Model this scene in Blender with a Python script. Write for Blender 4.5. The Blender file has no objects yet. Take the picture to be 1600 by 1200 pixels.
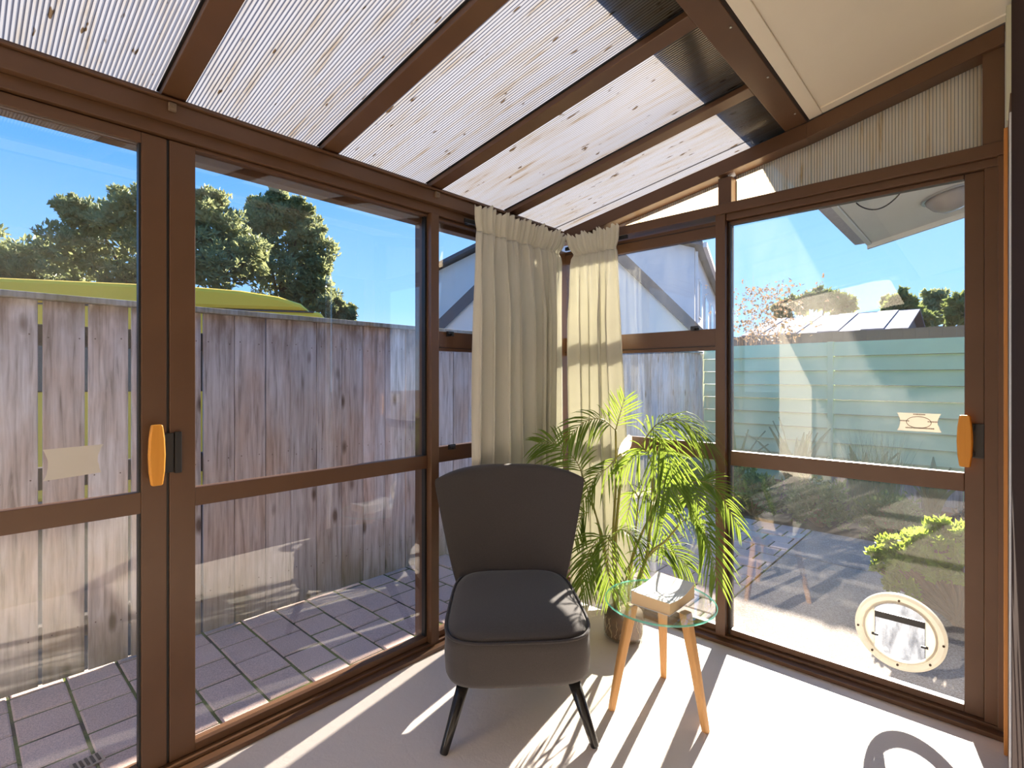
import bpy, bmesh, math, random
from mathutils import Vector, Matrix
random.seed(11)
SC = bpy.context.scene
COL = SC.collection
PI = math.pi

# ------------------------------------------------------------------ camera
YAW = math.atan(748/809)
CA, SA = math.cos(YAW), math.sin(YAW)
cd = bpy.data.cameras.new('camera'); cam = bpy.data.objects.new('camera', cd); COL.objects.link(cam)
cam.location = (0, 0, 1.25)
cam.rotation_euler = (PI/2, 0, YAW - PI/2)
cd.sensor_width = 36; cd.lens = 36*809/1600
cd.shift_y = -10.5/1600
cd.clip_start = .02
SC.camera = cam

# ------------------------------------------------------------------ sky and sun
SUN_AZ, SUN_EL = math.radians(11.2), math.radians(23.4)
sun_dir = Vector((math.cos(SUN_AZ)*math.cos(SUN_EL), math.sin(SUN_AZ)*math.cos(SUN_EL), math.sin(SUN_EL)))
w = bpy.data.worlds.new('sky'); SC.world = w; w.use_nodes = True
nt = w.node_tree; nt.nodes.clear()
def N(t, ty, **kw):
    n = t.nodes.new(ty)
    for k, v in kw.items(): setattr(n, k, v)
    return n
tc = N(nt, 'ShaderNodeTexCoord'); sep = N(nt, 'ShaderNodeSeparateXYZ')
nt.links.new(tc.outputs['Generated'], sep.inputs[0])
rp = N(nt, 'ShaderNodeValToRGB')
el = rp.color_ramp.elements
el[0].position = 0; el[0].color = (.46, .64, .86, 1)
el[1].position = .85; el[1].color = (.055, .225, .60, 1)
e = el.new(.13); e.color = (.215, .43, .78, 1)
e = el.new(.40); e.color = (.055, .235, .62, 1)
nt.links.new(sep.outputs['Z'], rp.inputs[0])
dt = N(nt, 'ShaderNodeVectorMath', operation='DOT_PRODUCT'); dt.inputs[1].default_value = sun_dir
nt.links.new(tc.outputs['Generated'], dt.inputs[0])
mr = N(nt, 'ShaderNodeMapRange'); mr.inputs[1].default_value = .55; mr.inputs[2].default_value = 1.0
mr.inputs[3].default_value = 0; mr.inputs[4].default_value = .35
nt.links.new(dt.outputs['Value'], mr.inputs[0])
mx = N(nt, 'ShaderNodeMixRGB'); mx.inputs[2].default_value = (.30, .52, .86, 1)
nt.links.new(mr.outputs[0], mx.inputs[0]); nt.links.new(rp.outputs[0], mx.inputs[1])
bg = N(nt, 'ShaderNodeBackground'); bg.inputs[1].default_value = 1.15
nt.links.new(mx.outputs[0], bg.inputs[0])
wo = N(nt, 'ShaderNodeOutputWorld'); nt.links.new(bg.outputs[0], wo.inputs[0])

sl = bpy.data.lights.new('sun', 'SUN'); so = bpy.data.objects.new('sun', sl); COL.objects.link(so)
so.rotation_euler = sun_dir.to_track_quat('Z', 'Y').to_euler()
so.location = (12, 3, 8)
sl.energy = 16.0; sl.angle = math.radians(.7); sl.color = (1, .90, .77)

SC.view_settings.view_transform = 'Standard'; SC.view_settings.look = 'None'
SC.view_settings.exposure = 0.85; SC.view_settings.gamma = 1.0
SC.view_settings.use_curve_mapping = False
cy = SC.cycles
cy.max_bounces = 14; cy.diffuse_bounces = 8; cy.glossy_bounces = 5; cy.transmission_bounces = 6
cy.transparent_max_bounces = 24; cy.caustics_reflective = False; cy.caustics_refractive = False
cy.sample_clamp_indirect = 10.0
cy.use_denoising = True

# ------------------------------------------------------------------ materials
def newmat(name):
    m = bpy.data.materials.new(name); m.use_nodes = True
    t = m.node_tree; t.nodes.clear()
    o = N(t, 'ShaderNodeOutputMaterial')
    return m, t, o
def ramp(t, fac, stops):
    r = N(t, 'ShaderNodeValToRGB'); es = r.color_ramp.elements
    while len(es) < len(stops): es.new(.5)
    for e_, (p, c) in zip(es, stops): e_.position = p; e_.color = (*c, 1)
    t.links.new(fac, r.inputs[0]); return r.outputs[0]
def coords(t, scale=(1, 1, 1), rand=0, kind='Object'):
    c = N(t, 'ShaderNodeTexCoord'); mp = N(t, 'ShaderNodeMapping')
    mp.inputs['Scale'].default_value = scale
    t.links.new(c.outputs[kind], mp.inputs[0])
    if rand:
        oi = N(t, 'ShaderNodeObjectInfo'); v = N(t, 'ShaderNodeVectorMath', operation='SCALE')
        cc = N(t, 'ShaderNodeCombineXYZ')
        for i in range(3): t.links.new(oi.outputs['Random'], cc.inputs[i])
        v.inputs['Scale'].default_value = rand
        t.links.new(cc.outputs[0], v.inputs[0]); t.links.new(v.outputs[0], mp.inputs['Location'])
    return mp.outputs[0]
def noise(t, vec, scale=5, detail=4, rough=.55, dist=0):
    n = N(t, 'ShaderNodeTexNoise'); n.inputs['Scale'].default_value = scale
    n.inputs['Detail'].default_value = detail; n.inputs['Roughness'].default_value = rough
    n.inputs['Distortion'].default_value = dist
    t.links.new(vec, n.inputs['Vector']); return n.outputs['Fac']
def bump(t, h, strength=.3, dist=.01):
    b = N(t, 'ShaderNodeBump'); b.inputs['Strength'].default_value = strength; b.inputs['Distance'].default_value = dist
    t.links.new(h, b.inputs['Height']); return b.outputs[0]
def mixrgb(t, fac, a, b, mode='MIX'):
    m = N(t, 'ShaderNodeMixRGB', blend_type=mode)
    for i, v in ((0, fac), (1, a), (2, b)):
        if isinstance(v, (int, float)): m.inputs[i].default_value = v
        elif isinstance(v, tuple): m.inputs[i].default_value = (*v, 1)
        else: t.links.new(v, m.inputs[i])
    return m.outputs[0]
def math_(t, op, a, b=None, c=None):
    m = N(t, 'ShaderNodeMath', operation=op)
    for i, v in enumerate((a, b, c)):
        if v is None: continue
        if isinstance(v, (int, float)): m.inputs[i].default_value = v
        else: t.links.new(v, m.inputs[i])
    return m.outputs[0]
def principled(t, o, color, rough=.6, metal=0, spec=.5, normal=None, **kw):
    p = N(t, 'ShaderNodeBsdfPrincipled')
    if isinstance(color, tuple): p.inputs['Base Color'].default_value = (*color, 1)
    else: t.links.new(color, p.inputs['Base Color'])
    if isinstance(rough, (int, float)): p.inputs['Roughness'].default_value = rough
    else: t.links.new(rough, p.inputs['Roughness'])
    p.inputs['Metallic'].default_value = metal
    p.inputs['Specular IOR Level'].default_value = spec
    if normal is not None: t.links.new(normal, p.inputs['Normal'])
    for k, v in kw.items(): p.inputs[k].default_value = v
    if o: t.links.new(p.outputs[0], o.inputs[0])
    return p.outputs[0]
def simple(name, color, rough=.6, metal=0, var=.12, scale=30, bmp=0, spec=.5):
    m, t, o = newmat(name)
    v = coords(t); n = noise(t, v, scale, 5)
    c = mixrgb(t, n, tuple(x*(1-var) for x in color), tuple(min(1, x*(1+var)) for x in color))
    principled(t, o, c, rough, metal, spec, bump(t, n, bmp, .004) if bmp else None)
    return m
def mixsh(t, fac, a, b):
    m = N(t, 'ShaderNodeMixShader')
    if isinstance(fac, (int, float)): m.inputs[0].default_value = fac
    else: t.links.new(fac, m.inputs[0])
    t.links.new(a, m.inputs[1]); t.links.new(b, m.inputs[2]); return m.outputs[0]
def schlick(t, f0=.04):
    g = N(t, 'ShaderNodeNewGeometry'); d = N(t, 'ShaderNodeVectorMath', operation='DOT_PRODUCT')
    t.links.new(g.outputs['Normal'], d.inputs[0]); t.links.new(g.outputs['Incoming'], d.inputs[1])
    a = math_(t, 'ABSOLUTE', d.outputs['Value']); q = math_(t, 'SUBTRACT', 1.0, a)
    pw = math_(t, 'POWER', q, 5.0)
    return math_(t, 'MULTIPLY_ADD', pw, 1-f0, f0)
def pane_mat(name, tint=(.992, .997, .995), dirt=0.0, dirt_low=0, f0=.075):
    m, t, o = newmat(name)
    tr = N(t, 'ShaderNodeBsdfTransparent'); tr.inputs[0].default_value = (*tint, 1)
    gl = N(t, 'ShaderNodeBsdfGlossy'); gl.inputs['Roughness'].default_value = 0.0
    sh = mixsh(t, schlick(t, f0), tr.outputs[0], gl.outputs[0])
    if dirt:
        v = coords(t, (1, 1, .45)); n = noise(t, v, 3.2, 6, .62)
        v2 = coords(t); n2 = noise(t, v2, 190, 2)
        a = ramp(t, n, [(.33, (0, 0, 0)), (.72, (1, 1, 1))])
        b = ramp(t, n2, [(.52, (0, 0, 0)), (.74, (1, 1, 1))])
        f = math_(t, 'MULTIPLY', math_(t, 'MULTIPLY_ADD', b, .5, a), dirt)
        tl = N(t, 'ShaderNodeBsdfTranslucent'); tl.inputs[0].default_value = (.70, .68, .64, 1)
        df = N(t, 'ShaderNodeBsdfDiffuse'); df.inputs[0].default_value = (.70, .68, .64, 1)
        sh = mixsh(t, f, sh, mixsh(t, .25, tl.outputs[0], df.outputs[0]))
    t.links.new(sh, o.inputs[0]); return m
GLASS = pane_mat('window_glass', dirt=.012)
GLASS_DIRTY = pane_mat('window_glass_dusty', dirt=.030, f0=.035)
GLASS_MID = pane_mat('window_glass_smeared', dirt=.013, f0=.05)

def brown_alu():
    m, t, o = newmat('bronze_aluminium')
    v = coords(t, (1, 1, 1)); n = noise(t, v, 6, 3); n2 = noise(t, coords(t, (40, 40, 4)), 12, 3)
    c = mixrgb(t, n, (.096, .045, .021), (.138, .068, .033))
    principled(t, o, c, math_(t, 'MULTIPLY_ADD', n2, .2, .30), 0, .5)
    return m
ALU = brown_alu()
ALU_DK = simple('bronze_aluminium_dark', (.030, .018, .012), .5)  # even darker bronze for beads, thin door stile and beam lip
ALU_MATTE = simple('dark_bronze_matte', (.055, .036, .032), .95, spec=.02)
RUBBER = simple('black_gasket', (.012, .012, .012), .5)
BLACK = simple('black_plastic', (.018, .018, .020), .35)
def poly_mat(name='ribbed_polycarbonate', tone=(.222, .217, .222), spots=True):
    m, t, o = newmat(name)
    c = N(t, 'ShaderNodeTexCoord'); s = N(t, 'ShaderNodeSeparateXYZ'); t.links.new(c.outputs['UV'], s.inputs[0])
    u = math_(t, 'FRACT', math_(t, 'DIVIDE', s.outputs[0], .0105))
    d = math_(t, 'ABSOLUTE', math_(t, 'SUBTRACT', u, .5))
    line = ramp(t, d, [(.07, (.40, .38, .42)), (.16, (1, 1, 1))])
    n = noise(t, coords(t, (14, 1.2, 1), 9, 'UV'), 2.6, 5, .6)
    g = ramp(t, n, [(.44, (1, 1, 1)), (.60, (.97, .90, .79)), (.72, (.70, .52, .32))])
    n3 = noise(t, coords(t, (30, 7, 1), 5, 'UV'), 1.5, 2, .5)
    sp = ramp(t, n3, [(.685, (1, 1, 1)), (.72, (.30, .20, .11))] if spots else [(0, (1, 1, 1)), (1, (1, 1, 1))])
    cc = mixrgb(t, 1, mixrgb(t, 1, line, g, 'MULTIPLY'), sp, 'MULTIPLY')
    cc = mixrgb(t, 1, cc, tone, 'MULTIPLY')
    tl = N(t, 'ShaderNodeBsdfTranslucent'); t.links.new(cc, tl.inputs[0])
    df = N(t, 'ShaderNodeBsdfDiffuse'); t.links.new(mixrgb(t, 1, cc, (1.0, .86, .72), 'MULTIPLY'), df.inputs[0])
    tr = N(t, 'ShaderNodeBsdfTransparent'); t.links.new(cc, tr.inputs[0])
    gl = N(t, 'ShaderNodeBsdfGlossy'); gl.inputs['Roughness'].default_value = .18
    a = mixsh(t, .22, tl.outputs[0], df.outputs[0])
    a = mixsh(t, .10, a, tr.outputs[0])
    a = mixsh(t, math_(t, 'MULTIPLY', schlick(t), .8), a, gl.outputs[0])
    t.links.new(a, o.inputs[0]); return m
POLY = poly_mat()
POLY_WARM_LIT = poly_mat('warm_lit_ribbed_polycarbonate', (.95, .79, .54), False)  # warm backlight from the soffit put into the transom sheet colour
def floor_mat():
    m, t, o = newmat('painted_concrete_floor')
    v = coords(t); n = noise(t, v, 1.3, 5); n2 = noise(t, v, 22, 6, .6, .6); n3 = noise(t, v, 140, 3)
    c = mixrgb(t, n, (.70, .625, .575), (.78, .71, .655))
    st = ramp(t, noise(t, coords(t, (1, 1.6, 1)), 3.1, 6, .7, 1.2), [(.62, (1, 1, 1)), (.74, (.90, .87, .83))])
    c = mixrgb(t, 1, c, st, 'MULTIPLY')
    b = N(t, 'ShaderNodeBump'); b.inputs['Strength'].default_value = .35; b.inputs['Distance'].default_value = .006
    t.links.new(math_(t, 'MULTIPLY_ADD', n3, .25, n2), b.inputs['Height'])
    principled(t, o, c, .55, 0, .4, b.outputs[0]); return m
FLOOR = floor_mat()
def wood_weather():
    m, t, o = newmat('weathered_fence_timber')
    v = coords(t, (9, 9, .55), 7); n = noise(t, v, 6, 7, .6, .5)
    v2 = coords(t, (2.4, 2.4, .9), 13); n2 = noise(t, v2, 2.1, 4, .6)
    oi = N(t, 'ShaderNodeObjectInfo')
    c = ramp(t, n, [(.28, (.29, .262, .25)), (.46, (.60, .575, .585)), (.66, (.80, .785, .81))])
    warm = ramp(t, n2, [(.40, (1, 1, 1)), (.70, (.86, .70, .58))])
    c = mixrgb(t, 1, c, warm, 'MULTIPLY')
    k = N(t, 'ShaderNodeTexVoronoi'); k.inputs['Scale'].default_value = 1.0
    t.links.new(coords(t, (7, 7, 2.6), 17), k.inputs['Vector'])
    kk = ramp(t, k.outputs['Distance'], [(.06, (.30, .24, .20)), (.15, (1, 1, 1))])
    c = mixrgb(t, 1, c, kk, 'MULTIPLY')
    c = mixrgb(t, 1, c, mixrgb(t, oi.outputs['Random'], (.82, .80, .80), (1.12, 1.10, 1.10)), 'MULTIPLY')
    gz = N(t, 'ShaderNodeTexCoord'); s = N(t, 'ShaderNodeSeparateXYZ'); t.links.new(gz.outputs['Object'], s.inputs[0])
    gm = math_(t, 'MULTIPLY', ramp(t, s.outputs[2], [(.02, (1, 1, 1)), (.42, (0, 0, 0))]), n2)
    c = mixrgb(t, math_(t, 'MULTIPLY', gm, 1.1), c, (.16, .17, .07))
    tz = N(t, 'ShaderNodeMapRange'); tz.inputs[1].default_value = 1.36; tz.inputs[2].default_value = 1.63; t.links.new(s.outputs[2], tz.inputs[0])
    st = ramp(t, noise(t, coords(t, (5, 5, 1.6), 11), 3.0, 4, .6), [(.38, (0, 0, 0)), (.62, (1, 1, 1))])
    c = mixrgb(t, math_(t, 'MULTIPLY', math_(t, 'MULTIPLY', tz.outputs[0], st), .75), c, (.20, .13, .09))
    principled(t, o, c, .85, 0, .2, bump(t, n, .5, .004)); return m
TIMBER = wood_weather()
TIMBER_DK = simple('shaded_fence_rail_timber', (.055, .045, .038), .9, var=.35)  # backlit shade of the rails and posts put into their colour
def paver_mat():
    m, t, o = newmat('mauve_concrete_paver')
    v = coords(t, (1, 1, 1), 5); n = noise(t, v, 6, 5); n2 = noise(t, v, 210, 3, .7)
    oi = N(t, 'ShaderNodeObjectInfo')
    c = mixrgb(t, n, (.60, .45, .39), (.73, .57, .50))
    c = mixrgb(t, 1, c, ramp(t, n2, [(.38, (.72, .70, .70)), (.62, (1.15, 1.13, 1.12))]), 'MULTIPLY')
    c = mixrgb(t, 1, c, mixrgb(t, oi.outputs['Random'], (.88, .87, .88), (1.08, 1.06, 1.05)), 'MULTIPLY')
    principled(t, o, c, .9, 0, .2, bump(t, n2, .5, .003)); return m
PAVER = paver_mat()
def moss_mat():
    m, t, o = newmat('mossy_joint_soil')
    n = noise(t, coords(t), 5, 5)
    c = ramp(t, n, [(.38, (.035, .030, .026)), (.52, (.10, .13, .025)), (.62, (.16, .20, .04))])
    principled(t, o, c, .95, 0, .1, bump(t, noise(t, coords(t), 120, 3), .7, .01)); return m
MOSS = moss_mat()
def aggregate():
    m, t, o = newmat('exposed_aggregate_concrete')
    v = coords(t); n = noise(t, v, 150, 4, .7); n2 = noise(t, v, 2.2, 4)
    c = ramp(t, n, [(.34, (.21, .178, .148)), (.5, (.36, .315, .275)), (.68, (.55, .50, .445))])
    c = mixrgb(t, 1, c, ramp(t, n2, [(.3, (.8, .8, .8)), (.7, (1.05, 1.05, 1.05))]), 'MULTIPLY')
    principled(t, o, c, .9, 0, .2, bump(t, n, .5, .004)); return m
AGG = aggregate()
POTSOIL = simple('red_brown_potting_mix', (.22, .13, .09), .95, var=.5, scale=60, bmp=.5)
SOIL = simple('garden_soil', (.075, .055, .040), .95, var=.4, bmp=.5)
def fabric(name, c1, c2, scale=900, tl=0):
    m, t, o = newmat(name)
    v = coords(t); n = noise(t, coords(t, (1, 1, 1.6)), scale, 2, .6); n2 = noise(t, v, 4, 3)
    c = mixrgb(t, n, c1, c2); c = mixrgb(t, 1, c, mixrgb(t, n2, (.92, .92, .92), (1.06, 1.06, 1.06)), 'MULTIPLY')
    p = principled(t, None, c, .92, 0, .15, bump(t, n, .35, .002), **({'Sheen Weight': .25} if not tl else {}))
    if tl:
        tr = N(t, 'ShaderNodeBsdfTranslucent'); t.links.new(c, tr.inputs[0]); p = mixsh(t, tl, p, tr.outputs[0])
    t.links.new(p, o.inputs[0]); return m
CHAIR_FAB = fabric('charcoal_woven_fabric', (.043, .038, .037), (.098, .087, .085), 420)
PIPE_FAB = fabric('charcoal_piping_fabric', (.035, .031, .033), (.07, .062, .064), 420)
CURTAIN = fabric('beige_curtain_cloth', (.74, .725, .635), (.84, .825, .735), 500, .30)
LEGBLK = simple('black_lacquered_wood', (.014, .012, .011), .25)
def warm_wood(name, a, b, sc=(30, 30, 2)):
    m, t, o = newmat(name)
    n = noise(t, coords(t, sc), 3, 6, .6, .4)
    principled(t, o, mixrgb(t, n, a, b), .45, 0, .4, bump(t, n, .1, .002)); return m
BEECH = warm_wood('beech_wood', (.50, .255, .085), (.64, .36, .14))
HANDLEWOOD = warm_wood('amber_varnished_wood', (.62, .24, .020), (.76, .34, .045))
ORANGE = warm_wood('orange_stained_timber', (.55, .22, .05), (.66, .29, .08))
CREAM = simple('cream_painted_board', (.90, .82, .68), .6, var=.03, scale=8)
CREAM2 = simple('pale_green_cream_cladding', (.60, .60, .48), .6, var=.04, scale=8)
WHITEP = simple('white_painted_soffit', (.86, .87, .80), .6, var=.05, scale=5)
GUTTER = simple('weathered_white_gutter', (.62, .60, .62), .7, var=.25, scale=60)
ROOFMET = simple('dark_roof_iron', (.26, .19, .13), .6)
def thin_mat(name, c, tl, rough=.6, var=.05, scale=14):
    m, t, o = newmat(name); n = noise(t, coords(t), scale, 4)
    cc = mixrgb(t, n, tuple(x*(1-var) for x in c), tuple(min(1, x*(1+var)) for x in c))
    p = principled(t, None, cc, rough, 0, .3); tr = N(t, 'ShaderNodeBsdfTranslucent'); t.links.new(cc, tr.inputs[0])
    t.links.new(mixsh(t, tl, p, tr.outputs[0]), o.inputs[0]); return m
PAPER = thin_mat('off_white_sticker_paper', (.74, .70, .63), .4)
INK = simple('faded_brown_ink', (.16, .12, .09), .7)
IVORY = thin_mat('aged_ivory_plastic', (.82, .79, .72), .45, .4, .1)
RUST = simple('rust_brown_fixing', (.10, .06, .035), .7)
BRASSY = simple('tarnished_bracket_metal', (.20, .14, .09), .5)
STEEL = simple('brushed_steel', (.55, .55, .55), .3, 1)
def clear_plastic():
    m, t, o = newmat('scuffed_clear_plastic')
    n = noise(t, coords(t, (3, 3, 1)), 9, 5, .65)
    tr = N(t, 'ShaderNodeBsdfTransparent'); tr.inputs[0].default_value = (.9, .92, .95, 1)
    df = N(t, 'ShaderNodeBsdfTranslucent'); df.inputs[0].default_value = (.7, .72, .76, 1)
    gl = N(t, 'ShaderNodeBsdfGlossy'); gl.inputs['Roughness'].default_value = .15
    f = ramp(t, n, [(.35, (.03, .03, .03)), (.75, (.22, .22, .22))])
    s = mixsh(t, f, tr.outputs[0], df.outputs[0]); s = mixsh(t, math_(t, 'MULTIPLY', schlick(t), .8), s, gl.outputs[0])
    t.links.new(s, o.inputs[0]); return m
CLEARP = clear_plastic()
def table_glass(edge):
    m, t, o = newmat('table_glass_edge' if edge else 'table_glass')
    tr = N(t, 'ShaderNodeBsdfTransparent'); tr.inputs[0].default_value = (.50, .93, .84, 1) if edge else (.955, .99, .98, 1)
    gl = N(t, 'ShaderNodeBsdfGlossy'); gl.inputs['Roughness'].default_value = .02
    s = mixsh(t, schlick(t, .09), tr.outputs[0], gl.outputs[0])
    if edge:
        tl = N(t, 'ShaderNodeBsdfTranslucent'); tl.inputs[0].default_value = (.25, .80, .68, 1)
        df = N(t, 'ShaderNodeBsdfDiffuse'); df.inputs[0].default_value = (.20, .66, .56, 1)
        s = mixsh(t, .55, s, mixsh(t, .5, tl.outputs[0], df.outputs[0]))
    t.links.new(s, o.inputs[0]); return m
TGLASS, TEDGE = table_glass(0), table_glass(1)
JARGLASS = pane_mat('jar_glass', (.95, .97, .95), f0=.05)
BOOKWHITE = simple('white_book_cover', (.82, .82, .82), .35, var=.03)
def pages_mat():
    m, t, o = newmat('cream_book_pages')
    n = noise(t, coords(t, (2, 2, 700)), 2, 2)
    principled(t, o, mixrgb(t, n, (.70, .48, .27), (.84, .62, .38)), .85, 0, .2); return m
PAGES = pages_mat()
def leaf_mat(name, a, b, tl=.5, sc=9, tlc=None):
    m, t, o = newmat(name)
    n = noise(t, coords(t), sc, 3)
    c = mixrgb(t, n, a, b)
    p = principled(t, None, c, .45, 0, .4)
    tr = N(t, 'ShaderNodeBsdfTranslucent')
    if tlc: tr.inputs[0].default_value = (*tlc, 1)
    else: t.links.new(c, tr.inputs[0])
    t.links.new(mixsh(t, tl, p, tr.outputs[0]), o.inputs[0]); return m
PALM = leaf_mat('palm_leaf', (.075, .16, .03), (.15, .25, .045), .5, 9, (.27, .36, .05))
PALMSTEM = leaf_mat('palm_stem', (.25, .25, .06), (.38, .33, .10), .2)
BRACT = thin_mat('dry_palm_sheath', (.86, .74, .55), .6)
TREEG = leaf_mat('dark_conifer_leaf', (.11, .155, .072), (.25, .28, .125), .35, 1.2, (.45, .48, .22))
TREEL = leaf_mat('olive_tree_leaf', (.16, .20, .06), (.26, .30, .10), .4, 2)
BUSHL = leaf_mat('lime_bush_leaf', (.16, .26, .025), (.30, .40, .045), .45, 12, (.46, .58, .07))
BUSHD = leaf_mat('hedge_leaf', (.13, .22, .06), (.27, .36, .12), .35, 9)
FLAX = leaf_mat('strap_leaf', (.20, .30, .14), (.34, .42, .22), .4, 5)
DRYL = leaf_mat('dry_brown_twig', (.26, .16, .09), (.42, .28, .17), .3, 6)
BARK = simple('brown_bark', (.14, .10, .07), .9, var=.3)
YELLOW = simple('yellow_van_paint', (1.0, .64, .07), .4, var=.03, scale=3, spec=.12)
VANGLASS = simple('dark_van_glass', (.012, .014, .02), .05)
TYRE = simple('tyre_rubber', (.02, .02, .02), .8)
GREENP = simple('pale_green_weatherboard', (.66, .78, .44), .7, var=.08, scale=4)
GREYB = simple('light_grey_wall', (.70, .70, .72), .8, var=.05, scale=2)
DKGREY = simple('dark_grey_roof_trim', (.06, .065, .09), .6)
LOUVRE = simple('window_dark_glass', (.05, .06, .08), .1)
WHITEF = simple('white_window_frame', (.7, .7, .72), .6)
CORR = simple('grey_roof_iron', (.27, .25, .28), .9, var=.2, scale=1.5, spec=.05)
BROWNB = simple('brown_paling', (.16, .12, .10), .9, var=.3, scale=3)
BRICK = simple('terracotta_brick', (.34, .15, .10), .9, var=.3, scale=12)
LAMPG = simple('frosted_lamp_glass', (.38, .36, .34), .25, var=.25, scale=9)
CABLE = simple('black_cable', (.02, .02, .02), .6)

# ------------------------------------------------------------------ mesh helpers
class MB:
    def __init__(s): s.v = []; s.f = []; s.mi = []; s.uv = {}
    def add(s, vs, fs, mi=0):
        o = len(s.v); s.v += [tuple(p) for p in vs]; s.f += [tuple(i+o for i in f) for f in fs]; s.mi += [mi]*len(fs); return o
    def box(s, x0, x1, y0, y1, z0, z1, mi=0):
        s.add([(x0,y0,z0),(x1,y0,z0),(x1,y1,z0),(x0,y1,z0),(x0,y0,z1),(x1,y0,z1),(x1,y1,z1),(x0,y1,z1)],
              [(0,3,2,1),(4,5,6,7),(0,1,5,4),(1,2,6,5),(2,3,7,6),(3,0,4,7)], mi); return s
    def hexa(s, lo, hi, mi=0):            # four lower, four upper corners (ccw from above)
        s.add(list(lo)+list(hi), [(0,3,2,1),(4,5,6,7),(0,1,5,4),(1,2,6,5),(2,3,7,6),(3,0,4,7)], mi); return s
    def prism(s, poly, ax, a0, a1, mi=0): # polygon in the two other axes, extruded along ax
        def P(u, v, w): return {'x': (w, u, v), 'y': (u, w, v), 'z': (u, v, w)}[ax]
        n = len(poly)
        vs = [P(u, v, a0) for u, v in poly] + [P(u, v, a1) for u, v in poly]
        s.add(vs, [tuple(range(n))[::-1], tuple(range(n, 2*n))] + [(i, (i+1) % n, n+(i+1) % n, n+i) for i in range(n)], mi); return s
    def tube(s, pts, r, seg=8, cap=True, mi=0):
        pts = [Vector(p) for p in pts]; n = len(pts); rr = r if isinstance(r, (list, tuple)) else [r]*n
        rings = []; up = None
        for i, p in enumerate(pts):
            d = (pts[min(i+1, n-1)] - pts[max(i-1, 0)]).normalized()
            if up is None: up = d.orthogonal().normalized()
            up = (up - d*up.dot(d)); up = up.normalized() if up.length > 1e-6 else d.orthogonal().normalized()
            q = d.cross(up)
            rings.append([p + (up*math.cos(2*PI*k/seg) + q*math.sin(2*PI*k/seg))*rr[i] for k in range(seg)])
        vs = [v for rg in rings for v in rg]
        fs = [(i*seg+k, i*seg+(k+1) % seg, (i+1)*seg+(k+1) % seg, (i+1)*seg+k) for i in range(n-1) for k in range(seg)]
        if cap: fs += [tuple(range(seg))[::-1], tuple((n-1)*seg+k for k in range(seg))]
        s.add(vs, fs, mi); return s
    def lathe(s, prof, c=(0, 0, 0), seg=32, mi=0, cap=True):
        vs = [(c[0]+r*math.cos(2*PI*k/seg), c[1]+r*math.sin(2*PI*k/seg), c[2]+z) for r, z in prof for k in range(seg)]
        n = len(prof)
        fs = [(i*seg+k, i*seg+(k+1) % seg, (i+1)*seg+(k+1) % seg, (i+1)*seg+k) for i in range(n-1) for k in range(seg)]
        if cap: fs += [tuple(range(seg))[::-1], tuple((n-1)*seg+k for k in range(seg))]
        s.add(vs, fs, mi); return s
    def mesh(s, name, mats, smooth=False):
        me = bpy.data.meshes.new(name); me.from_pydata(s.v, [], s.f)
        for m in (mats if isinstance(mats, (list, tuple)) else [mats]): me.materials.append(m)
        if any(s.mi): me.polygons.foreach_set('material_index', s.mi)
        if smooth: me.polygons.foreach_set('use_smooth', [True]*len(me.polygons))
        me.update(); return me
    def build(s, name, mats, parent=None, smooth=False, bev=0, loc=None, fix=False):
        me = s.mesh(name, mats, smooth)
        if fix:
            bm = bmesh.new(); bm.from_mesh(me); bmesh.ops.recalc_face_normals(bm, faces=bm.faces); bm.to_mesh(me); bm.free()
        o = bpy.data.objects.new(name, me); COL.objects.link(o)
        if parent: o.parent = parent
        if loc: o.location = loc
        if bev:
            b = o.modifiers.new('edge', 'BEVEL'); b.width = bev; b.segments = 2; b.limit_method = 'ANGLE'
        return o
def tag(o, label=None, cat=None, group=None, kind=None):
    if label: o['label'] = label
    if cat: o['category'] = cat
    if group: o['group'] = group
    if kind: o['kind'] = kind
    return o
def empty(name, loc=(0, 0, 0), rz=0, label=None, cat=None, group=None, kind=None):
    o = bpy.data.objects.new(name, None); COL.objects.link(o); o.location = loc; o.rotation_euler = (0, 0, rz)
    o.empty_display_size = .1
    return tag(o, label, cat, group, kind)
def link_copy(o, parent=None, loc=None):
    c = o.copy(); COL.objects.link(c)
    if parent: c.parent = parent
    if loc is not None: c.location = loc
    return c
def B(name, mat, parent, x0, x1, y0, y1, z0, z1, bev=.002, mi=0):
    """a box part whose origin sits at its own lower corner"""
    return MB().box(0, x1-x0, 0, y1-y0, 0, z1-z0).build(name, mat, parent, bev=bev, loc=(x0, y0, z0))

GZ = -.06                                   # the ground outside
YW, XW = 1.875, 2.471                        # inner faces of the two glazed walls
RS = .1635                                   # fall of the plastic roof
def roof_z(y): return 2.115 + RS*(1.885-y)
ES, EZ, EY = .224, 2.36, .572                # the house eave: fall, height, line
def eave_z(y): return EZ + ES*(EY-y)

# ------------------------------------------------------------------ floor
fl = MB().box(-2.2, 2.50, -.10, 1.90, -.10, 0).build('floor', FLOOR)
tag(fl, 'off-white painted concrete floor of the sunroom with sun patches', 'floor', kind='structure')

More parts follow.
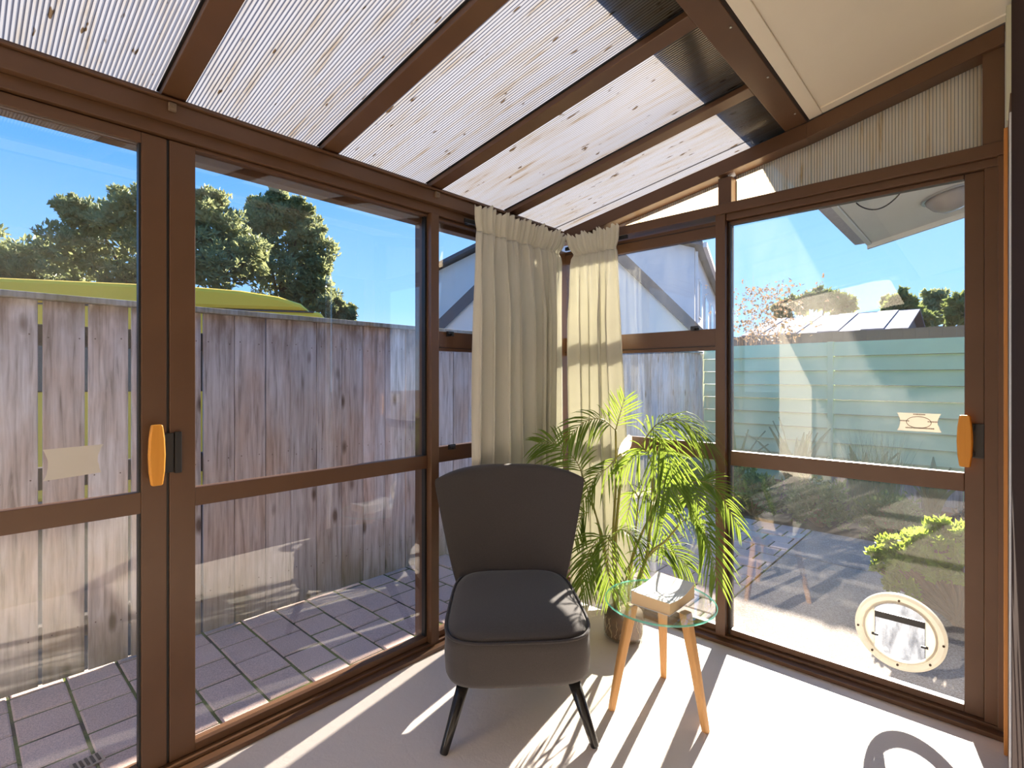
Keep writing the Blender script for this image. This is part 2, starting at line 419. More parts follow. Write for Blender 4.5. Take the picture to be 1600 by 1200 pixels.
# ------------------------------------------------------------------ glazed wall on the left (along X at y = 1.9)
def trim(name, label, boxes, mat=ALU):
    t = empty(name, (0, 0, 0), 0, label, 'trim', kind='structure')
    for b in boxes: B(b[0], b[7] if len(b) > 7 else mat, t, *b[1:7])
    return t
trim('trim_1', 'brown aluminium head beam along the top of the left glazing', [
    ('head_rail', -2.2, 2.52, 1.862, 1.99, 2.044, 2.100), ('top_flange', -2.2, 2.46, 1.850, 1.99, 2.101, 2.110), ('head_fillet', -2.2, 2.46, 1.897, 1.985, 2.1105, 2.136),
    ('head_track', -2.2, 2.47, 1.889, 2.0, 2.004, 2.044), ('drip_strip', -2.2, 2.58, 1.955, 2.01, 1.972, 2.004)])
trim('trim_2', 'brown aluminium sill track along the foot of the left glazing', [
    ('sill_track', -2.2, 2.47, 1.850, 1.992, .0005, .018), ('sill_upstand', -2.2, 2.47, 1.883, 1.992, .018, .030),
    ('kerb', -2.2, 2.62, 1.905, 2.0, GZ, -.0005, AGG)])
trim('trim_3', 'brown aluminium mullion post between the wide left pane and the corner casements', [
    ('mullion', 1.487, 1.532, 1.876, 2.0, .030, 2.003)])
corner = trim('trim_4', 'brown aluminium corner post hidden behind the curtains', [('corner_post', 2.44, 2.585, 1.876, 2.0, .031, 2.003)])

def handle(parent, side, pos):
    """amber wooden grip on a black latch plate; pos = grip centre on the frame face"""
    if side == 'y':
        def P(u, d, z): return (pos[0]+u, pos[1]-d, pos[2]+z)
    else:
        def P(u, d, z): return (pos[0]-d, pos[1]-u, pos[2]+z)
    def slab(name, u0, u1, d0, d1, z0, z1, mat):
        a = [P(u0, d0, z0), P(u1, d0, z0), P(u1, d1, z0), P(u0, d1, z0)]
        b = [P(u0, d0, z1), P(u1, d0, z1), P(u1, d1, z1), P(u0, d1, z1)]
        return MB().hexa(a, b).build(name, mat, parent, bev=.002, fix=True)
    l = slab('latch', .012, .052, .0, .012, -.062, .062, BLACK); l['label'] = 'black latch plate'
    slab('latch', .055, .074, .0, .014, -.066, .064, BLACK)
    slab('latch', .008, .026, .012, .032, .038, .058, BLACK)
    slab('latch', .008, .026, .012, .032, -.058, -.038, BLACK)
    m = MB(); zs = [-.092, -.088, -.05, 0, .05, .088, .092]; ws = [.013, .0155, .0205, .0225, .0205, .0155, .013]
    rings = []
    for z, hw in zip(zs, ws):
        rings.append([P(u*hw, .040 + d*.010, z) for u, d in ((-1, -.5), (-.8, -1), (.8, -1), (1, -.5), (1, .5), (.8, 1), (-.8, 1), (-1, .5))])
    vs = [p for r in rings for p in r]; k = 8
    fs = [(i*k+j, i*k+(j+1) % k, (i+1)*k+(j+1) % k, (i+1)*k+j) for i in range(len(zs)-1) for j in range(k)]
    fs += [tuple(range(k)), tuple((len(zs)-1)*k+j for j in range(k))]
    m.add(vs, fs); g = m.build('handle', HANDLEWOOD, parent, smooth=False, bev=.0015, fix=True); g['label'] = 'amber wooden grip'

def sticker(parent, quad, nrm, ink=True):
    """old safety sticker with torn ends; quad = four corner points"""
    a, b, c, d = [Vector(q) for q in quad]; nrm = Vector(nrm)
    out = []
    n = 10; rnd = random.Random(5)
    for i in range(n+1): out.append(a.lerp(b, i/n))
    for i in range(1, n): out.append(b.lerp(c, i/n) + (a-b).normalized()*(.010*math.sin(PI*i/n)+.002*rnd.random()))
    for i in range(n+1): out.append(c.lerp(d, i/n))
    for i in range(1, n): out.append(d.lerp(a, i/n) + (b-a).normalized()*(.010*math.sin(PI*i/n)+.002*rnd.random()))
    m = MB(); k = len(out)
    m.add([p for p in out]+[p+nrm*.0006 for p in out], [tuple(range(k)), tuple(range(k, 2*k))[::-1]]+[(i, (i+1) % k, k+(i+1) % k, k+i) for i in range(k)])
    s = m.build('sticker', PAPER, parent, fix=True); s['label'] = 'white torn-edged safety sticker on the glass'
    if ink:
        ctr = (a+b+c+d)/4; ux = (b-a+c-d)/2; uy = (a-d+b-c)/2
        m = MB(); ns = 36
        def pt(x, y): return ctr + ux*x + uy*y + nrm*.0011
        vs = []; fs = []
        for i in range(ns):
            t_ = 2*PI*i/ns
            vs += [pt(.27*math.cos(t_), .30*math.sin(t_)), pt(.285*math.cos(t_), .335*math.sin(t_))]
        for i in range(ns): j = (i+1) % ns; fs.append((2*i, 2*j, 2*j+1, 2*i+1))
        m.add(vs, fs)
        r2 = random.Random(3)
        for x0, x1, y in ((-.43, -.24, .02), (.20, .43, .02), (-.30, .32, -.36), (-.12, .14, .40)):
            x = x0
            while x < x1:
                wd = r2.uniform(.012, .026)
                m.add([pt(x, y), pt(x+wd, y), pt(x+wd, y+.075), pt(x, y+.075)], [(0, 1, 2, 3)]); x += wd+.010
        m.build('print', INK, s)['label'] = 'faded oval and lines of illegible small print'

# sliding door (door_1): the near half lies outside the frame
d1 = empty('door_1', (0, 0, 0), 0, 'bronze sliding glass door beside the fence, with amber handle and sticker', 'door', kind='structure')
F0, F1 = 1.904, 1.938
B('stile', ALU, d1, .392, .459, F0, F1, .032, 2.000)
B('stile', ALU, d1, -.640, -.572, F0, F1, .032, 2.000)
B('rail', ALU, d1, -.572, .392, F0, F1, 1.966, 2.000)
B('rail', ALU, d1, -.572, .392, F0+.002, F1, .833, .898)
B('rail', ALU, d1, -.572, .392, F0, F1, .032, .058)
B('interlock', RUBBER, d1, .4595, .4655, F0+.006, F1, .032, 2.000, 0)
B('gasket', RUBBER, d1, .386, .3915, F0+.004, F1-.006, .058, 1.966, 0)
B('pane', GLASS, d1, -.571, .386, 1.9205, 1.9245, .899, 1.9655, 0)
B('pane', GLASS, d1, -.571, .386, 1.9205, 1.9245, .0585, .8325, 0)
handle(d1, 'y', (.423, F0, 1.013))
sticker(d1, [(.170, 1.9195, 1.050), (.303, 1.9195, 1.053), (.299, 1.9195, .971), (.170, 1.9195, .963)], (0, -1, 0), ink=False)

# wide fixed pane (window_1)
w1 = empty('window_1', (0, 0, 0), 0, 'wide fixed pane in bronze frame between the sliding door and mullion', 'window', kind='structure')
B('stile', ALU, w1, .466, .539, F0, F1, .032, 2.000)
B('rail', ALU, w1, .539, 1.486, F0+.002, F1, .830, .890)
B('rail', ALU, w1, .539, 1.486, F0, F1, .032, .057)
B('rail', ALU, w1, .539, 1.486, F0, F1, 1.990, 2.002)
B('gasket', RUBBER, w1, 1.476, 1.486, F0+.006, F1-.004, .058, 1.99, 0)
B('pane', GLASS, w1, .5395, 1.476, 1.9205, 1.9245, .8905, 1.9895, 0)
B('pane', GLASS, w1, .5395, 1.476, 1.9205, 1.9245, .0575, .8295, 0)

# narrow corner casements (window_2 on the left wall)
def catch(parent, c, side):
    m = MB()
    def bx(u0, u1, d0, d1, z0, z1):
        if side == 'y': m.box(c[0]+u0, c[0]+u1, c[1]-d1, c[1]-d0, c[2]+z0, c[2]+z1)
        else: m.box(c[0]-d1, c[0]-d0, c[1]+u0, c[1]+u1, c[2]+z0, c[2]+z1)
    bx(-.022, .022, 0, .006, -.006, .018); bx(-.006, .008, .006, .022, -.004, .010); bx(-.026, .004, .016, .024, .004, .014)
    return m.build('catch', BLACK, parent, bev=.001)
w2 = empty('window_2', (0, 0, 0), 0, 'narrow three-light casement behind the left curtain beside the fence', 'window', kind='structure')
for z0, z1 in ((1.375, 1.467), (.849, .922), (.032, .057), (1.99, 2.002)): B('rail', ALU, w2, 1.533, 2.439, F0, F1, z0, z1)
for z0, z1 in ((1.468, 1.989), (.923, 1.374), (.0575, .848)): B('pane', GLASS, w2, 1.5335, 2.439, 1.9205, 1.9245, z0, z1, 0)
B('bead', ALU_DK, w2, 1.533, 2.439, F0-.003, F0, 1.388, 1.392, 0)
catch(w2, (1.62, F0, 1.452), 'y'); catch(w2, (1.63, F0, .910), 'y')

# ------------------------------------------------------------------ glazed wall on the right (along Y at x = 2.5)
G0, G1 = 2.500, 2.534
trim('trim_5', 'brown aluminium sill track along the foot of the right glazing', [
    ('sill_track', 2.440, 2.585, -.035, 1.848, .0005, .018), ('sill_upstand', 2.478, 2.585, -.035, 1.848, .018, .030),
    ('kerb', 2.505, 2.60, -.10, 1.90, GZ, -.0005, AGG)])
trim('trim_6', 'brown aluminium transom rail over the right sliding door', [
    ('transom_rail', 2.462, 2.585, -.035, 1.83, 2.020, 2.067), ('door_track', 2.480, 2.585, -.035, .917, 1.990, 2.0195)])
trim('trim_7', 'brown aluminium mullion post beside the right sliding door', [
    ('mullion', 2.470, 2.585, .918, .964, .030, 2.0195)])
trim('trim_8', 'brown aluminium jamb post where the right glazing meets the house', [
    ('jamb_post', 2.480, 2.585, -.036, .0165, .031, 1.9895), ('jamb_fin', 2.462, 2.480, -.036, -.018, .031, 2.018),
    ('upper_jamb', 2.468, 2.585, -.036, .022, 2.068, 2.395)])
d2 = empty('door_2', (0, 0, 0), 0, 'dusty bronze sliding glass door facing the garden, with pet flap', 'door', kind='structure')
B('stile', ALU, d2, G0, G1, .0167, .070, .032, 1.988)
B('stile', ALU_DK, d2, G0+.004, G1, .905, .917, .032, 1.988)
B('rail', ALU, d2, G0, G1, .0705, .9045, 1.972, 1.988)
B('rail', ALU, d2, G0+.002, G1, .0705, .9045, .834, .901)
B('rail', ALU, d2, G0, G1, .0705, .9045, .032, .058)
handle(d2, 'x', (G0, .068, 1.022))
sticker(d2, [(2.5135, .270, 1.112), (2.5135, .136, 1.112), (2.5135, .134, 1.043), (2.5135, .270, 1.043)], (-1, 0, 0))
B('pane', GLASS_DIRTY, d2, 2.5145, 2.5185, .0705, .9045, .9015, 1.9715, 0)
# lower pane with a round hole for the pet flap
PC, PR = (.262, .255), .118
def ring_pts(r, n=48): return [(PC[0]+r*math.cos(2*PI*k/n), PC[1]+r*math.sin(2*PI*k/n)) for k in range(n)]
def holed_pane():
    n = 48; m = MB(); inner = ring_pts(.115)
    y0, y1, z0, z1 = .0705, .9045, .0585, .8335
    outer = []
    for k in range(n):
        a = 2*PI*k/n; c, s = math.cos(a), math.sin(a)
        t_ = min(((y1-PC[0])/c if c > 1e-9 else ((y0-PC[0])/c if c < -1e-9 else 1e9)), ((z1-PC[1])/s if s > 1e-9 else ((z0-PC[1])/s if s < -1e-9 else 1e9)))
        outer.append((PC[0]+c*t_, PC[1]+s*t_))
    corners = [(y1, z1), (y0, z1), (y0, z0), (y1, z0)]
    for x in (2.5145, 2.5185):
        vs = [(x, *p) for p in inner]+[(x, *p) for p in outer]
        fs = [(k, (k+1) % n, n+(k+1) % n, n+k) for k in range(n)]
        for cy_, cz in corners:
            k = min(range(n), key=lambda q: (outer[q][0]-cy_)**2+(outer[q][1]-cz)**2)
            vs.append((x, cy_, cz)); i = len(vs)-1
            for a_, b_ in ((k, (k+1) % n), ((k-1) % n, k)):
                pa, pb = outer[a_], outer[b_]
                if abs(pa[0]-pb[0]) > 1e-6 and abs(pa[1]-pb[1]) > 1e-6: fs.append((n+a_, n+b_, i))
        m.add(vs, fs)
    return m
holed_pane().build('pane', GLASS_MID, d2, fix=False)
pf = bpy.data.objects.new('pet_flap', None); COL.objects.link(pf); pf.parent = d2; pf.location = (2.5165, PC[0], PC[1]); pf['label'] = 'round ivory pet door set in the glass'
def pet_ring(name, r0, r1, x0, x1, mat):
    m = MB(); n = 56; vs = []
    prof = [(r0, x1), (r0, x0+.003), (r0+.006, x0), (r1-.010, x0-.002), (r1, x0+.006), (r1, x1)]
    for r, x in prof: vs += [(x, r*math.cos(2*PI*k/n), r*math.sin(2*PI*k/n)) for k in range(n)]
    q = len(prof)
    fs = [(i*n+k, i*n+(k+1) % n, ((i+1) % q)*n+(k+1) % n, ((i+1) % q)*n+k) for i in range(q) for k in range(n)]
    m.add(vs, fs); return m.build(name, mat, pf, smooth=False, fix=True)
pet_ring('rim', .121, .146, -.014, .010, IVORY)
pet_ring('inner_rim', .112, .1205, -.012, .008, IVORY)
def flap_plate(name, pts, x0, x1, mat):
    m = MB(); m.prism(pts, 'x', x0, x1); return m.build(name, mat, pf, fix=True)
arc = lambda a0, a1, r, n=18: [(r*math.cos(a0+(a1-a0)*i/n), r*math.sin(a0+(a1-a0)*i/n)) for i in range(n+1)]
fl_pts = [(-.078, .038), (-.078, -.074)] + [(.110*math.sin(a), -.110*math.cos(a)) for a in [(-44+88*i/14)*PI/180 for i in range(15)]] + [(.078, -.074), (.078, .038)]
flap_plate('flap', fl_pts, -.006, -.003, CLEARP)
side = lambda s: [(s*.080, .072), (s*.080, -.074)] + [(s*.1115*math.cos(a), .1115*math.sin(a)) for a in [(-42+84*i/12)*PI/180 for i in range(13)]]
flap_plate('side_cheek', side(1), -.009, -.001, IVORY); flap_plate('side_cheek', side(-1), -.009, -.001, IVORY)
top = [(-.080, .066), (.080, .066)] + [(.1115*math.cos(a), .1115*math.sin(a)) for a in [(42+96*i/12)*PI/180 for i in range(13)]]
flap_plate('top_cheek', top, -.006, -.003, CLEARP)
flap_plate('flap_slot', [(-.079, .039), (.079, .039), (.079, .064), (-.079, .064)], -.010, -.002, BLACK)
for y in (-.026, .026): flap_plate('hinge_tab', [(y-.006, .038), (y+.006, .038), (y+.003, .008), (y-.003, .008)], -.010, -.0065, CLEARP)
for s in (1, -1): flap_plate('locking_pin', [(s*.078-.011, -.034), (s*.078+.011, -.034), (s*.078+.011, -.026), (s*.078-.011, -.026)], -.015, -.009, BLACK)
sc = MB().prism([(.004*math.cos(2*PI*k/10), .004*math.sin(2*PI*k/10)) for k in range(10)], 'x', -.003, .003).mesh('screw', RUST)
for a in (90, 182, 272, 355, 225, 310):
    o = bpy.data.objects.new('screw', sc); COL.objects.link(o); o.parent = pf; o.location = (-.017, .134*math.cos(a*PI/180), .125*math.sin(a*PI/180))

w3 = empty('window_3', (0, 0, 0), 0, 'narrow three-light casement beside the garden door, right curtain over it', 'window', kind='structure')
for z0, z1 in ((1.381, 1.485), (.852, .930), (.032, .057), (1.930, 2.0)): B('rail', ALU, w3, G0, G1, .965, 1.875, z0, z1)
for z0, z1 in ((1.486, 1.929), (.931, 1.380), (.0575, .851)): B('pane', GLASS_DIRTY if z0 > .9 else GLASS, w3, 2.5145, 2.5185, .965, 1.875, z0, z1, 0)
B('bead', ALU_DK, w3, G0-.003, G0, .965, 1.875, 1.398, 1.402, 0)
B('bead', ALU_DK, w3, G0-.003, G0, .965, 1.875, 1.980, 1.984, 0)
catch(w3, (G0, 1.075, 1.486), 'x'); catch(w3, (G0, 1.09, .925), 'x')

# ribbed plastic transoms above the right wall (window_4)
def rake_lo(y): return 2.074 + (.166*(1.698-y) if y > .572 else .166*(1.698-.572) + .228*(.572-y))
def rake_hi(y): return 2.113 + (.1663*(1.859-y) if y > .572 else .1663*(1.859-.572) + .2233*(.572-y))
w4 = empty('window_4', (0, 0, 0), 0, 'sloping ribbed plastic transom lights above the right glazing', 'window', kind='structure')
def ribbed(name, parent, u0, u1, fpt, vlen, mat=POLY, pitch=.0105, amp=.0006, rows=1):
    """corrugated sheet: u runs across the ribs, fpt(u, v, d) gives the point"""
    n = max(2, int(round((u1-u0)/pitch)))*2
    vs = []; fs = []; uvs = []
    for i in range(n+1):
        u = u0 + (u1-u0)*i/n; d = amp if i % 2 else -amp
        for r in range(rows+1):
            vs.append(fpt(u, r/rows, d)); uvs.append((u-u0+.003, r/rows*vlen))
    for i in range(n):
        for r in range(rows):
            a = i*(rows+1)+r; fs.append((a, a+rows+1, a+rows+2, a+1))
    me = bpy.data.meshes.new(name); me.from_pydata(vs, [], fs); me.materials.append(mat)
    ul = me.uv_layers.new(name='UVMap')
    for l in me.loops: ul.data[l.index].uv = uvs[l.vertex_index]
    o = bpy.data.objects.new(name, me); COL.objects.link(o); o.parent = parent; return o
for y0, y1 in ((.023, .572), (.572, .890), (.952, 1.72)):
    ribbed('transom_sheet', w4, y0, y1, lambda u, v, d: (2.535+d, u, 2.0675+(rake_lo(u)+.02-2.0675)*v), .3, POLY_WARM_LIT)
B('transom_post', ALU, w4, 2.472, 2.560, .8905, .9515, 2.0675, 2.192)
def rake(name, y0, y1):
    m = MB(); lo = [(y0, rake_lo(y0)), (y1, rake_lo(y1)), (y1, rake_hi(y1)), (y0, rake_hi(y0))]
    m.prism(lo, 'x', 2.452, 2.575); return m.build(name, ALU, w4, bev=.002, fix=True)
rake('rake_rail', .572, 1.85); rake('rake_rail', -.036, .572)

# ------------------------------------------------------------------ roof of the sunroom (ceiling)
ce = empty('ceiling', (0, 0, 0), 0, 'sloping ribbed plastic roof sheets on brown aluminium rafters', 'roof', kind='structure')
RX = [-1.645+.52*k for k in range(8)]        # rafter left edges
for i, x in enumerate(RX):
    y0, y1 = .655, 1.896
    lo = [(x, y0, roof_z(y0)), (x+.066, y0, roof_z(y0)), (x+.066, y1, roof_z(y1)), (x, y1, roof_z(y1))]
    MB().hexa(lo, [(a, b, c+.022) for a, b, c in lo]).build('rafter', ALU, ce, bev=.002)
    lo2 = [(x-.006, y0, roof_z(y0)+.0225), (x+.003, y0, roof_z(y0)+.0225), (x+.003, y1, roof_z(y1)+.0225), (x-.006, y1, roof_z(y1)+.0225)]
    MB().hexa(lo2, [(a, b, c+.004) for a, b, c in lo2]).build('glazing_strip', RUBBER, ce)
YB0, YB1 = .560, 1.985
for i, x in enumerate(RX+[2.435]):
    if i == 0: continue
    xa = RX[i-1]+.048; xb = x+.018
    ribbed('roof_sheet', ce, xa, xb, lambda u, v, d: (u, YB0+(YB1-YB0)*v, roof_z(YB0+(YB1-YB0)*v)+.030+d), 1.44, rows=2)
ribbed('roof_sheet', ce, 2.44, 2.60, lambda u, v, d: (u, YB0+(YB1-YB0)*v, roof_z(YB0+(YB1-YB0)*v)+.030+d), 1.44, rows=2)
for bx in (.462, 1.505, 2.02):
    m = MB().box(-.010, .010, -.012, 0, -.016, .008).box(-.003, .003, -.016, -.012, -.006, .000)
    m.build('bracket', BRASSY, ce, bev=.001, loc=(bx, 1.8615, 2.088))

# house beam and soffit over the sunroom
hb = empty('trim_9', (0, 0, 0), 0, 'brown beam where the plastic roof meets the house soffit', 'trim', kind='structure')
def slopebox(name, mat, parent, x0, x1, y0, y1, za, zb, th, bev=.002):
    lo = [(x0, y0, za), (x1, y0, za), (x1, y1, zb), (x0, y1, zb)]
    return MB().hexa(lo, [(a, b, c+th) for a, b, c in lo]).build(name, mat, parent, bev=bev)
slopebox('beam', ALU, hb, -2.2, 2.451, .570, .6545, 2.328, 2.314, .016)
slopebox('beam_lip', ALU_DK, hb, -2.2, 2.451, .562, .5695, 2.334, 2.330, .010, 0)
scr = MB().lathe([(.001, -.004), (.004, -.003), (.004, 0)], seg=8).mesh('screw', STEEL)
for x in (1.62, 1.98, 2.33):
    o = bpy.data.objects.new('screw', scr); COL.objects.link(o); o.parent = hb; o.location = (x, .585, 2.324)
cs = empty('trim_10', (0, 0, 0), 0, 'cream painted soffit board of the house above the sunroom', 'soffit', kind='structure')
slopebox('soffit_board', CREAM, cs, -2.2, 2.450, -.060, .561, eave_z(-.06)-.022, eave_z(.561)-.022, .018)
slopebox('soffit_batten', CREAM, cs, -2.2, 2.450, .512, .560, eave_z(.512)-.030, eave_z(.560)-.030, .0075)
slopebox('soffit_batten', CREAM, cs, 2.400, 2.450, -.045, .511, eave_z(-.045)-.030, eave_z(.511)-.030, .0075)

# house roof and eave outside
hr = empty('trim_11', (0, 0, 0), 0, 'house roof eave with white soffit continuing past the garden door', 'roof eave', kind='structure')
slopebox('roof_slab', ROOFMET, hr, -2.6, 5.06, -3.0, .74, eave_z(-3.0)+.012, eave_z(.74)+.012, .10)
slopebox('soffit_board', WHITEP, hr, 2.60, 5.02, -3.0, .70, eave_z(-3.0), eave_z(.70), .0115)
slopebox('fascia', WHITEP, hr, 2.60, 5.04, .705, .735, eave_z(.705)-.010, eave_z(.735)-.010, .0215)
slopebox('verge_board', WHITEP, hr, 5.025, 5.06, -3.0, .735, eave_z(-3.0)-.035, eave_z(.735)-.035, .046)
gm = MB(); gp = [(.742, 2.345), (.742, 2.43), (.752, 2.435), (.835, 2.435), (.842, 2.42), (.842, 2.365), (.825, 2.345)]
gm.prism(gp, 'x', -2.6, 5.08); gm.build('gutter', GUTTER, hr, fix=True)
lamp = empty('soffit_lamp', (4.40, .200, eave_z(.200)-.001), 0, 'round frosted lamp on the white soffit outside the garden door', 'lamp')
MB().lathe([(.001, -.115), (.06, -.105), (.10, -.078), (.125, -.035), (.130, -.0008)], seg=28).build('shade', LAMPG, lamp, smooth=True)
MB().lathe([(.131, -.014), (.148, -.014), (.148, .0), (.131, 0)], seg=28, cap=False).build('lamp_ring', STEEL, lamp, smooth=False)
lamp.rotation_euler = (-math.atan(ES), 0, 0)
pts = []
for i in range(15):
    t_ = i/14; y = .62-.22*t_; x = 3.85+.1*t_
    pts.append((x, y, eave_z(y)-.005-.075*math.sin(PI*t_)**.8))
cb = MB().tube(pts, .004, 6).build('cable', CABLE); tag(cb, 'black cable sagging under the white soffit outside the garden door', 'cable')

# house wall, right edge of the picture
wb = empty('wall_back', (0, 0, 0), 0, 'house wall at the right edge with cream cladding and bronze door frame', 'wall', kind='structure')
B('cladding', CREAM2, wb, -2.2, 2.60, -.100, -.0605, 2.075, 2.470)
B('corner_board', CREAM2, wb, 2.30, 2.4515, -.060, -.0365, 2.075, 2.445)
B('timber_stop', ORANGE, wb, 2.36, 2.4615, -.060, -.0320, .001, 2.074)
B('door_frame', ALU, wb, 2.08, 2.3595, -.060, -.0410, .001, 2.074)
B('door_edge', WHITEF, wb, 2.03, 2.06, -.060, -.0385, .001, 2.0)
B('door_panel', ALU_MATTE, wb, 1.05, 2.02, -.060, -.0425, .001, 2.30)
B('pane', CREAM, wb, -2.2, 1.0495, -.100, -.062, .001, 2.074, 0)
wf = B('wall_front', CREAM, None, -2.26, -2.2005, -.10, 2.0, -.06, 2.36, .002)
tag(wf, 'cream end wall of the sunroom behind the camera', 'wall', kind='structure')

# ------------------------------------------------------------------ outside: ground, pavers, slab
gr = MB().box(-45, 60, -40, 60, -.30, GZ-.045).build('ground', SOIL); tag(gr, 'bare brown soil under the paving and garden', 'ground', kind='structure')
pb = empty('paving', (0, 0, 0), 0, 'mauve concrete pavers with mossy joints between sunroom and fence', 'paving', kind='structure')
B('joint_bed', MOSS, pb, -1.3, 5.0, 2.0, 2.99, GZ-.044, GZ-.006, 0)
B('joint_bed', MOSS, pb, 2.61, 5.0, 1.13, 1.9995, GZ-.044, GZ-.006, 0)
pm = {}
rp_ = random.Random(4)
def paver(x0, x1, y0, y1):
    k = (round(x1-x0, 3), round(y1-y0, 3))
    if k not in pm:
        a, b = k; e_ = .006
        pm[k] = MB().hexa([(0, 0, -.032), (a, 0, -.032), (a, b, -.032), (0, b, -.032)], [(0, 0, -.005), (a, 0, -.005), (a, b, -.005), (0, b, -.005)])
        q = pm[k]; q.f = [f for f in q.f if f != (4, 5, 6, 7)]
        q.add([(e_, e_, 0), (a-e_, e_, 0), (a-e_, b-e_, 0), (e_, b-e_, 0)], [(0, 1, 2, 3)])
        q.f += [(4, 5, 9, 8), (5, 6, 10, 9), (6, 7, 11, 10), (7, 4, 8, 11)]; q.mi += [0]*4
        pm[k] = q.mesh('paver', PAVER)
    o = bpy.data.objects.new('paver', pm[k]); COL.objects.link(o); o.parent = pb
    o.location = (x0, y0, GZ + rp_.uniform(-.003, .0015))
for k in range(-7, 27):
    x0 = .155+.18*k
    ylo = 2.004 if x0 < 2.6 else 1.134
    ph = 2.735 if k % 2 == 0 else 2.635
    y = ph - .195*9
    while y < 2.985:
        a, b = max(y+.005, ylo), min(y+.190, 2.985)
        if b-a > .03: paver(x0+.005, x0+.175, a, b)
        y += .195
sb = empty('concrete_slab', (0, 0, 0), 0, 'exposed aggregate concrete slab outside the garden door', 'paving', kind='structure')
for x0, x1 in ((2.61, 4.2), (4.21, 5.0)):
    for y0, y1 in ((-1.6, -.30), (-.292, 1.12)): B('slab_panel', AGG, sb, x0, x1, y0, y1, GZ-.044, GZ-.001, .004)
dg = MB().box(0, .085, 0, .06, 0, .004)
for i in range(5): dg.box(.008+.015*i, .016+.015*i, .008, .052, .004, .007, 1)
dgo = dg.build('drain_grate', [STEEL, BLACK], loc=(.272, 2.215, GZ+.002)); dgo.rotation_euler = (0, 0, .1); tag(dgo, 'small grey drain grate on the pavers by the sliding door', 'drain grate')

# ------------------------------------------------------------------ timber fence along the path
FY = 2.933
fe = empty('timber_fence', (0, FY, GZ), 0, 'weathered grey vertical board fence beside the paved path', 'fence')
edges = [-1.15, -.995, -.84, -.685, -.53, -.375, -.22, -.063, .095, .252, .403, .56, .712, .861, 1.015, 1.173, 1.315, 1.468, 1.629, 1.779, 1.941, 2.103, 2.245, 2.382, 2.528, 2.682]
while edges[-1] < 7.1: edges.append(edges[-1]+.152)
rb = random.Random(9)
for i in range(len(edges)-1):
    a, b = edges[i], edges[i+1]; wide = a < .9
    g0 = .0065 if wide else rb.uniform(.001, .003); g1 = .0065 if edges[i+1] < .9 else rb.uniform(.001, .003)
    d = rb.uniform(-.003, .003)
    wz = 1.635; x0, x1 = a+g0, b-g1; L = x1-x0; lean = rb.uniform(-.002, .002)
    m = MB().hexa([(0, 0, .012), (L, 0, .012), (L, .02, .012), (0, .02, .012)], [(lean, 0, wz), (L+lean, 0, wz), (L+lean, .02, wz), (lean, .02, wz)])
    o = m.build('board', TIMBER, fe, bev=.0025, loc=(x0, d, 0))
B2 = lambda n, mt, x0, x1, y0, y1, z0, z1: B(n, mt, fe, x0, x1, y0, y1, z0, z1, .003)
B2('cap_rail', TIMBER, -1.15, 7.0, -.034, .030, 1.6355, 1.662)
for z0, z1 in ((1.445, 1.535), (.83, .925), (.16, .25)): B2('rail', TIMBER_DK, -1.15, 7.15, .0235, .066, z0, z1)
for x in (-.6, 1.2, 3.0, 4.8, 6.6): B2('post', TIMBER_DK, x, x+.1, .067, .167, 0, 1.64)
nl = MB().lathe([(.001, .0012), (.0032, .0008), (.0036, 0)], seg=6)
nm = MB()
for i in range(len(edges)-1):
    if edges[i] > 3.2: break
    for z in (1.49, .88, .21):
        for u in (.03, .122):
            x = edges[i]+u+rb.uniform(-.006, .006); zz = z+rb.uniform(-.012, .012)
            nm.add([(x+.0032*math.cos(2*PI*q/6), -.0042, zz+.0032*math.sin(2*PI*q/6)) for q in range(6)], [tuple(range(6))])
no = nm.build('nail_head', RUST, fe); no['kind'] = 'stuff'

# green weatherboard fence across the garden
gf = empty('green_fence', (7.05, 0, GZ), 0, 'pale green horizontal weatherboard fence across the garden', 'fence')
for j, (y0, y1) in enumerate(((1.42, 2.905), (-.7, 1.36))):
    z = 1.727-.17*10
    for k in range(10):
        m = MB().prism([(-.020, z+.004), (.012, z+.004), (.012, z+.168), (.006, z+.168)], 'y', 0, y1-y0)
        m.build('weatherboard', GREENP, gf, loc=(0, y0, 0), fix=True); z += .17
B('post', GREENP, gf, -.02, .08, 1.3605, 1.4195, 0, 1.73)
bf = empty('brown_fence', (9.5, 0, GZ), 0, 'dark brown paling fence behind the green fence', 'fence')
for k in range(34):
    y = -1.6+.15*k
    B('paling', BROWNB, bf, 0, .02, y, y+.149, .01, 2.03+.006*math.sin(k*2.3), 0)
B('rail', BROWNB, bf, .0205, .06, -1.6, 3.5, .5, .58, 0)

# ------------------------------------------------------------------ van behind the fence
vd = math.radians(-31.8)
van = empty('yellow_van', (1.95+.85*.42, 4.535-.527*.42, GZ+.03), vd, 'yellow van parked behind the timber fence', 'van')
prof = [(-4.3, .30), (-4.3, 1.2), (-4.2, 1.72), (-3.9, 1.86), (.0-.75, 1.86), (-.1, 1.86), (.12, 1.40), (.30, 1.0), (.36, .30)]
m = MB().prism(prof, 'y', 0, 1.75); m.build('body', YELLOW, van, bev=.03, fix=True)
rf = [(-4.22, 1.8605), (-4.1, 1.96), (-3.6, 2.055), (-1.2, 2.045), (-.75, 2.025), (-.45, 1.985), (-.27, 1.93), (-.19, 1.8605)]
m = MB().prism(rf, 'y', .0, 1.75); m.build('roof', YELLOW, van, bev=.035, fix=True)
B('roof_seam', DKGREY, van, -4.1, -.16, -.004, .03, 1.852, 1.8600, 0)
for x0, x1 in ((-4.0, -2.8), (-2.7, -1.5), (-1.4, -.35)): B('window', VANGLASS, van, x0, x1, -.006, .02, 1.16, 1.60, .02)
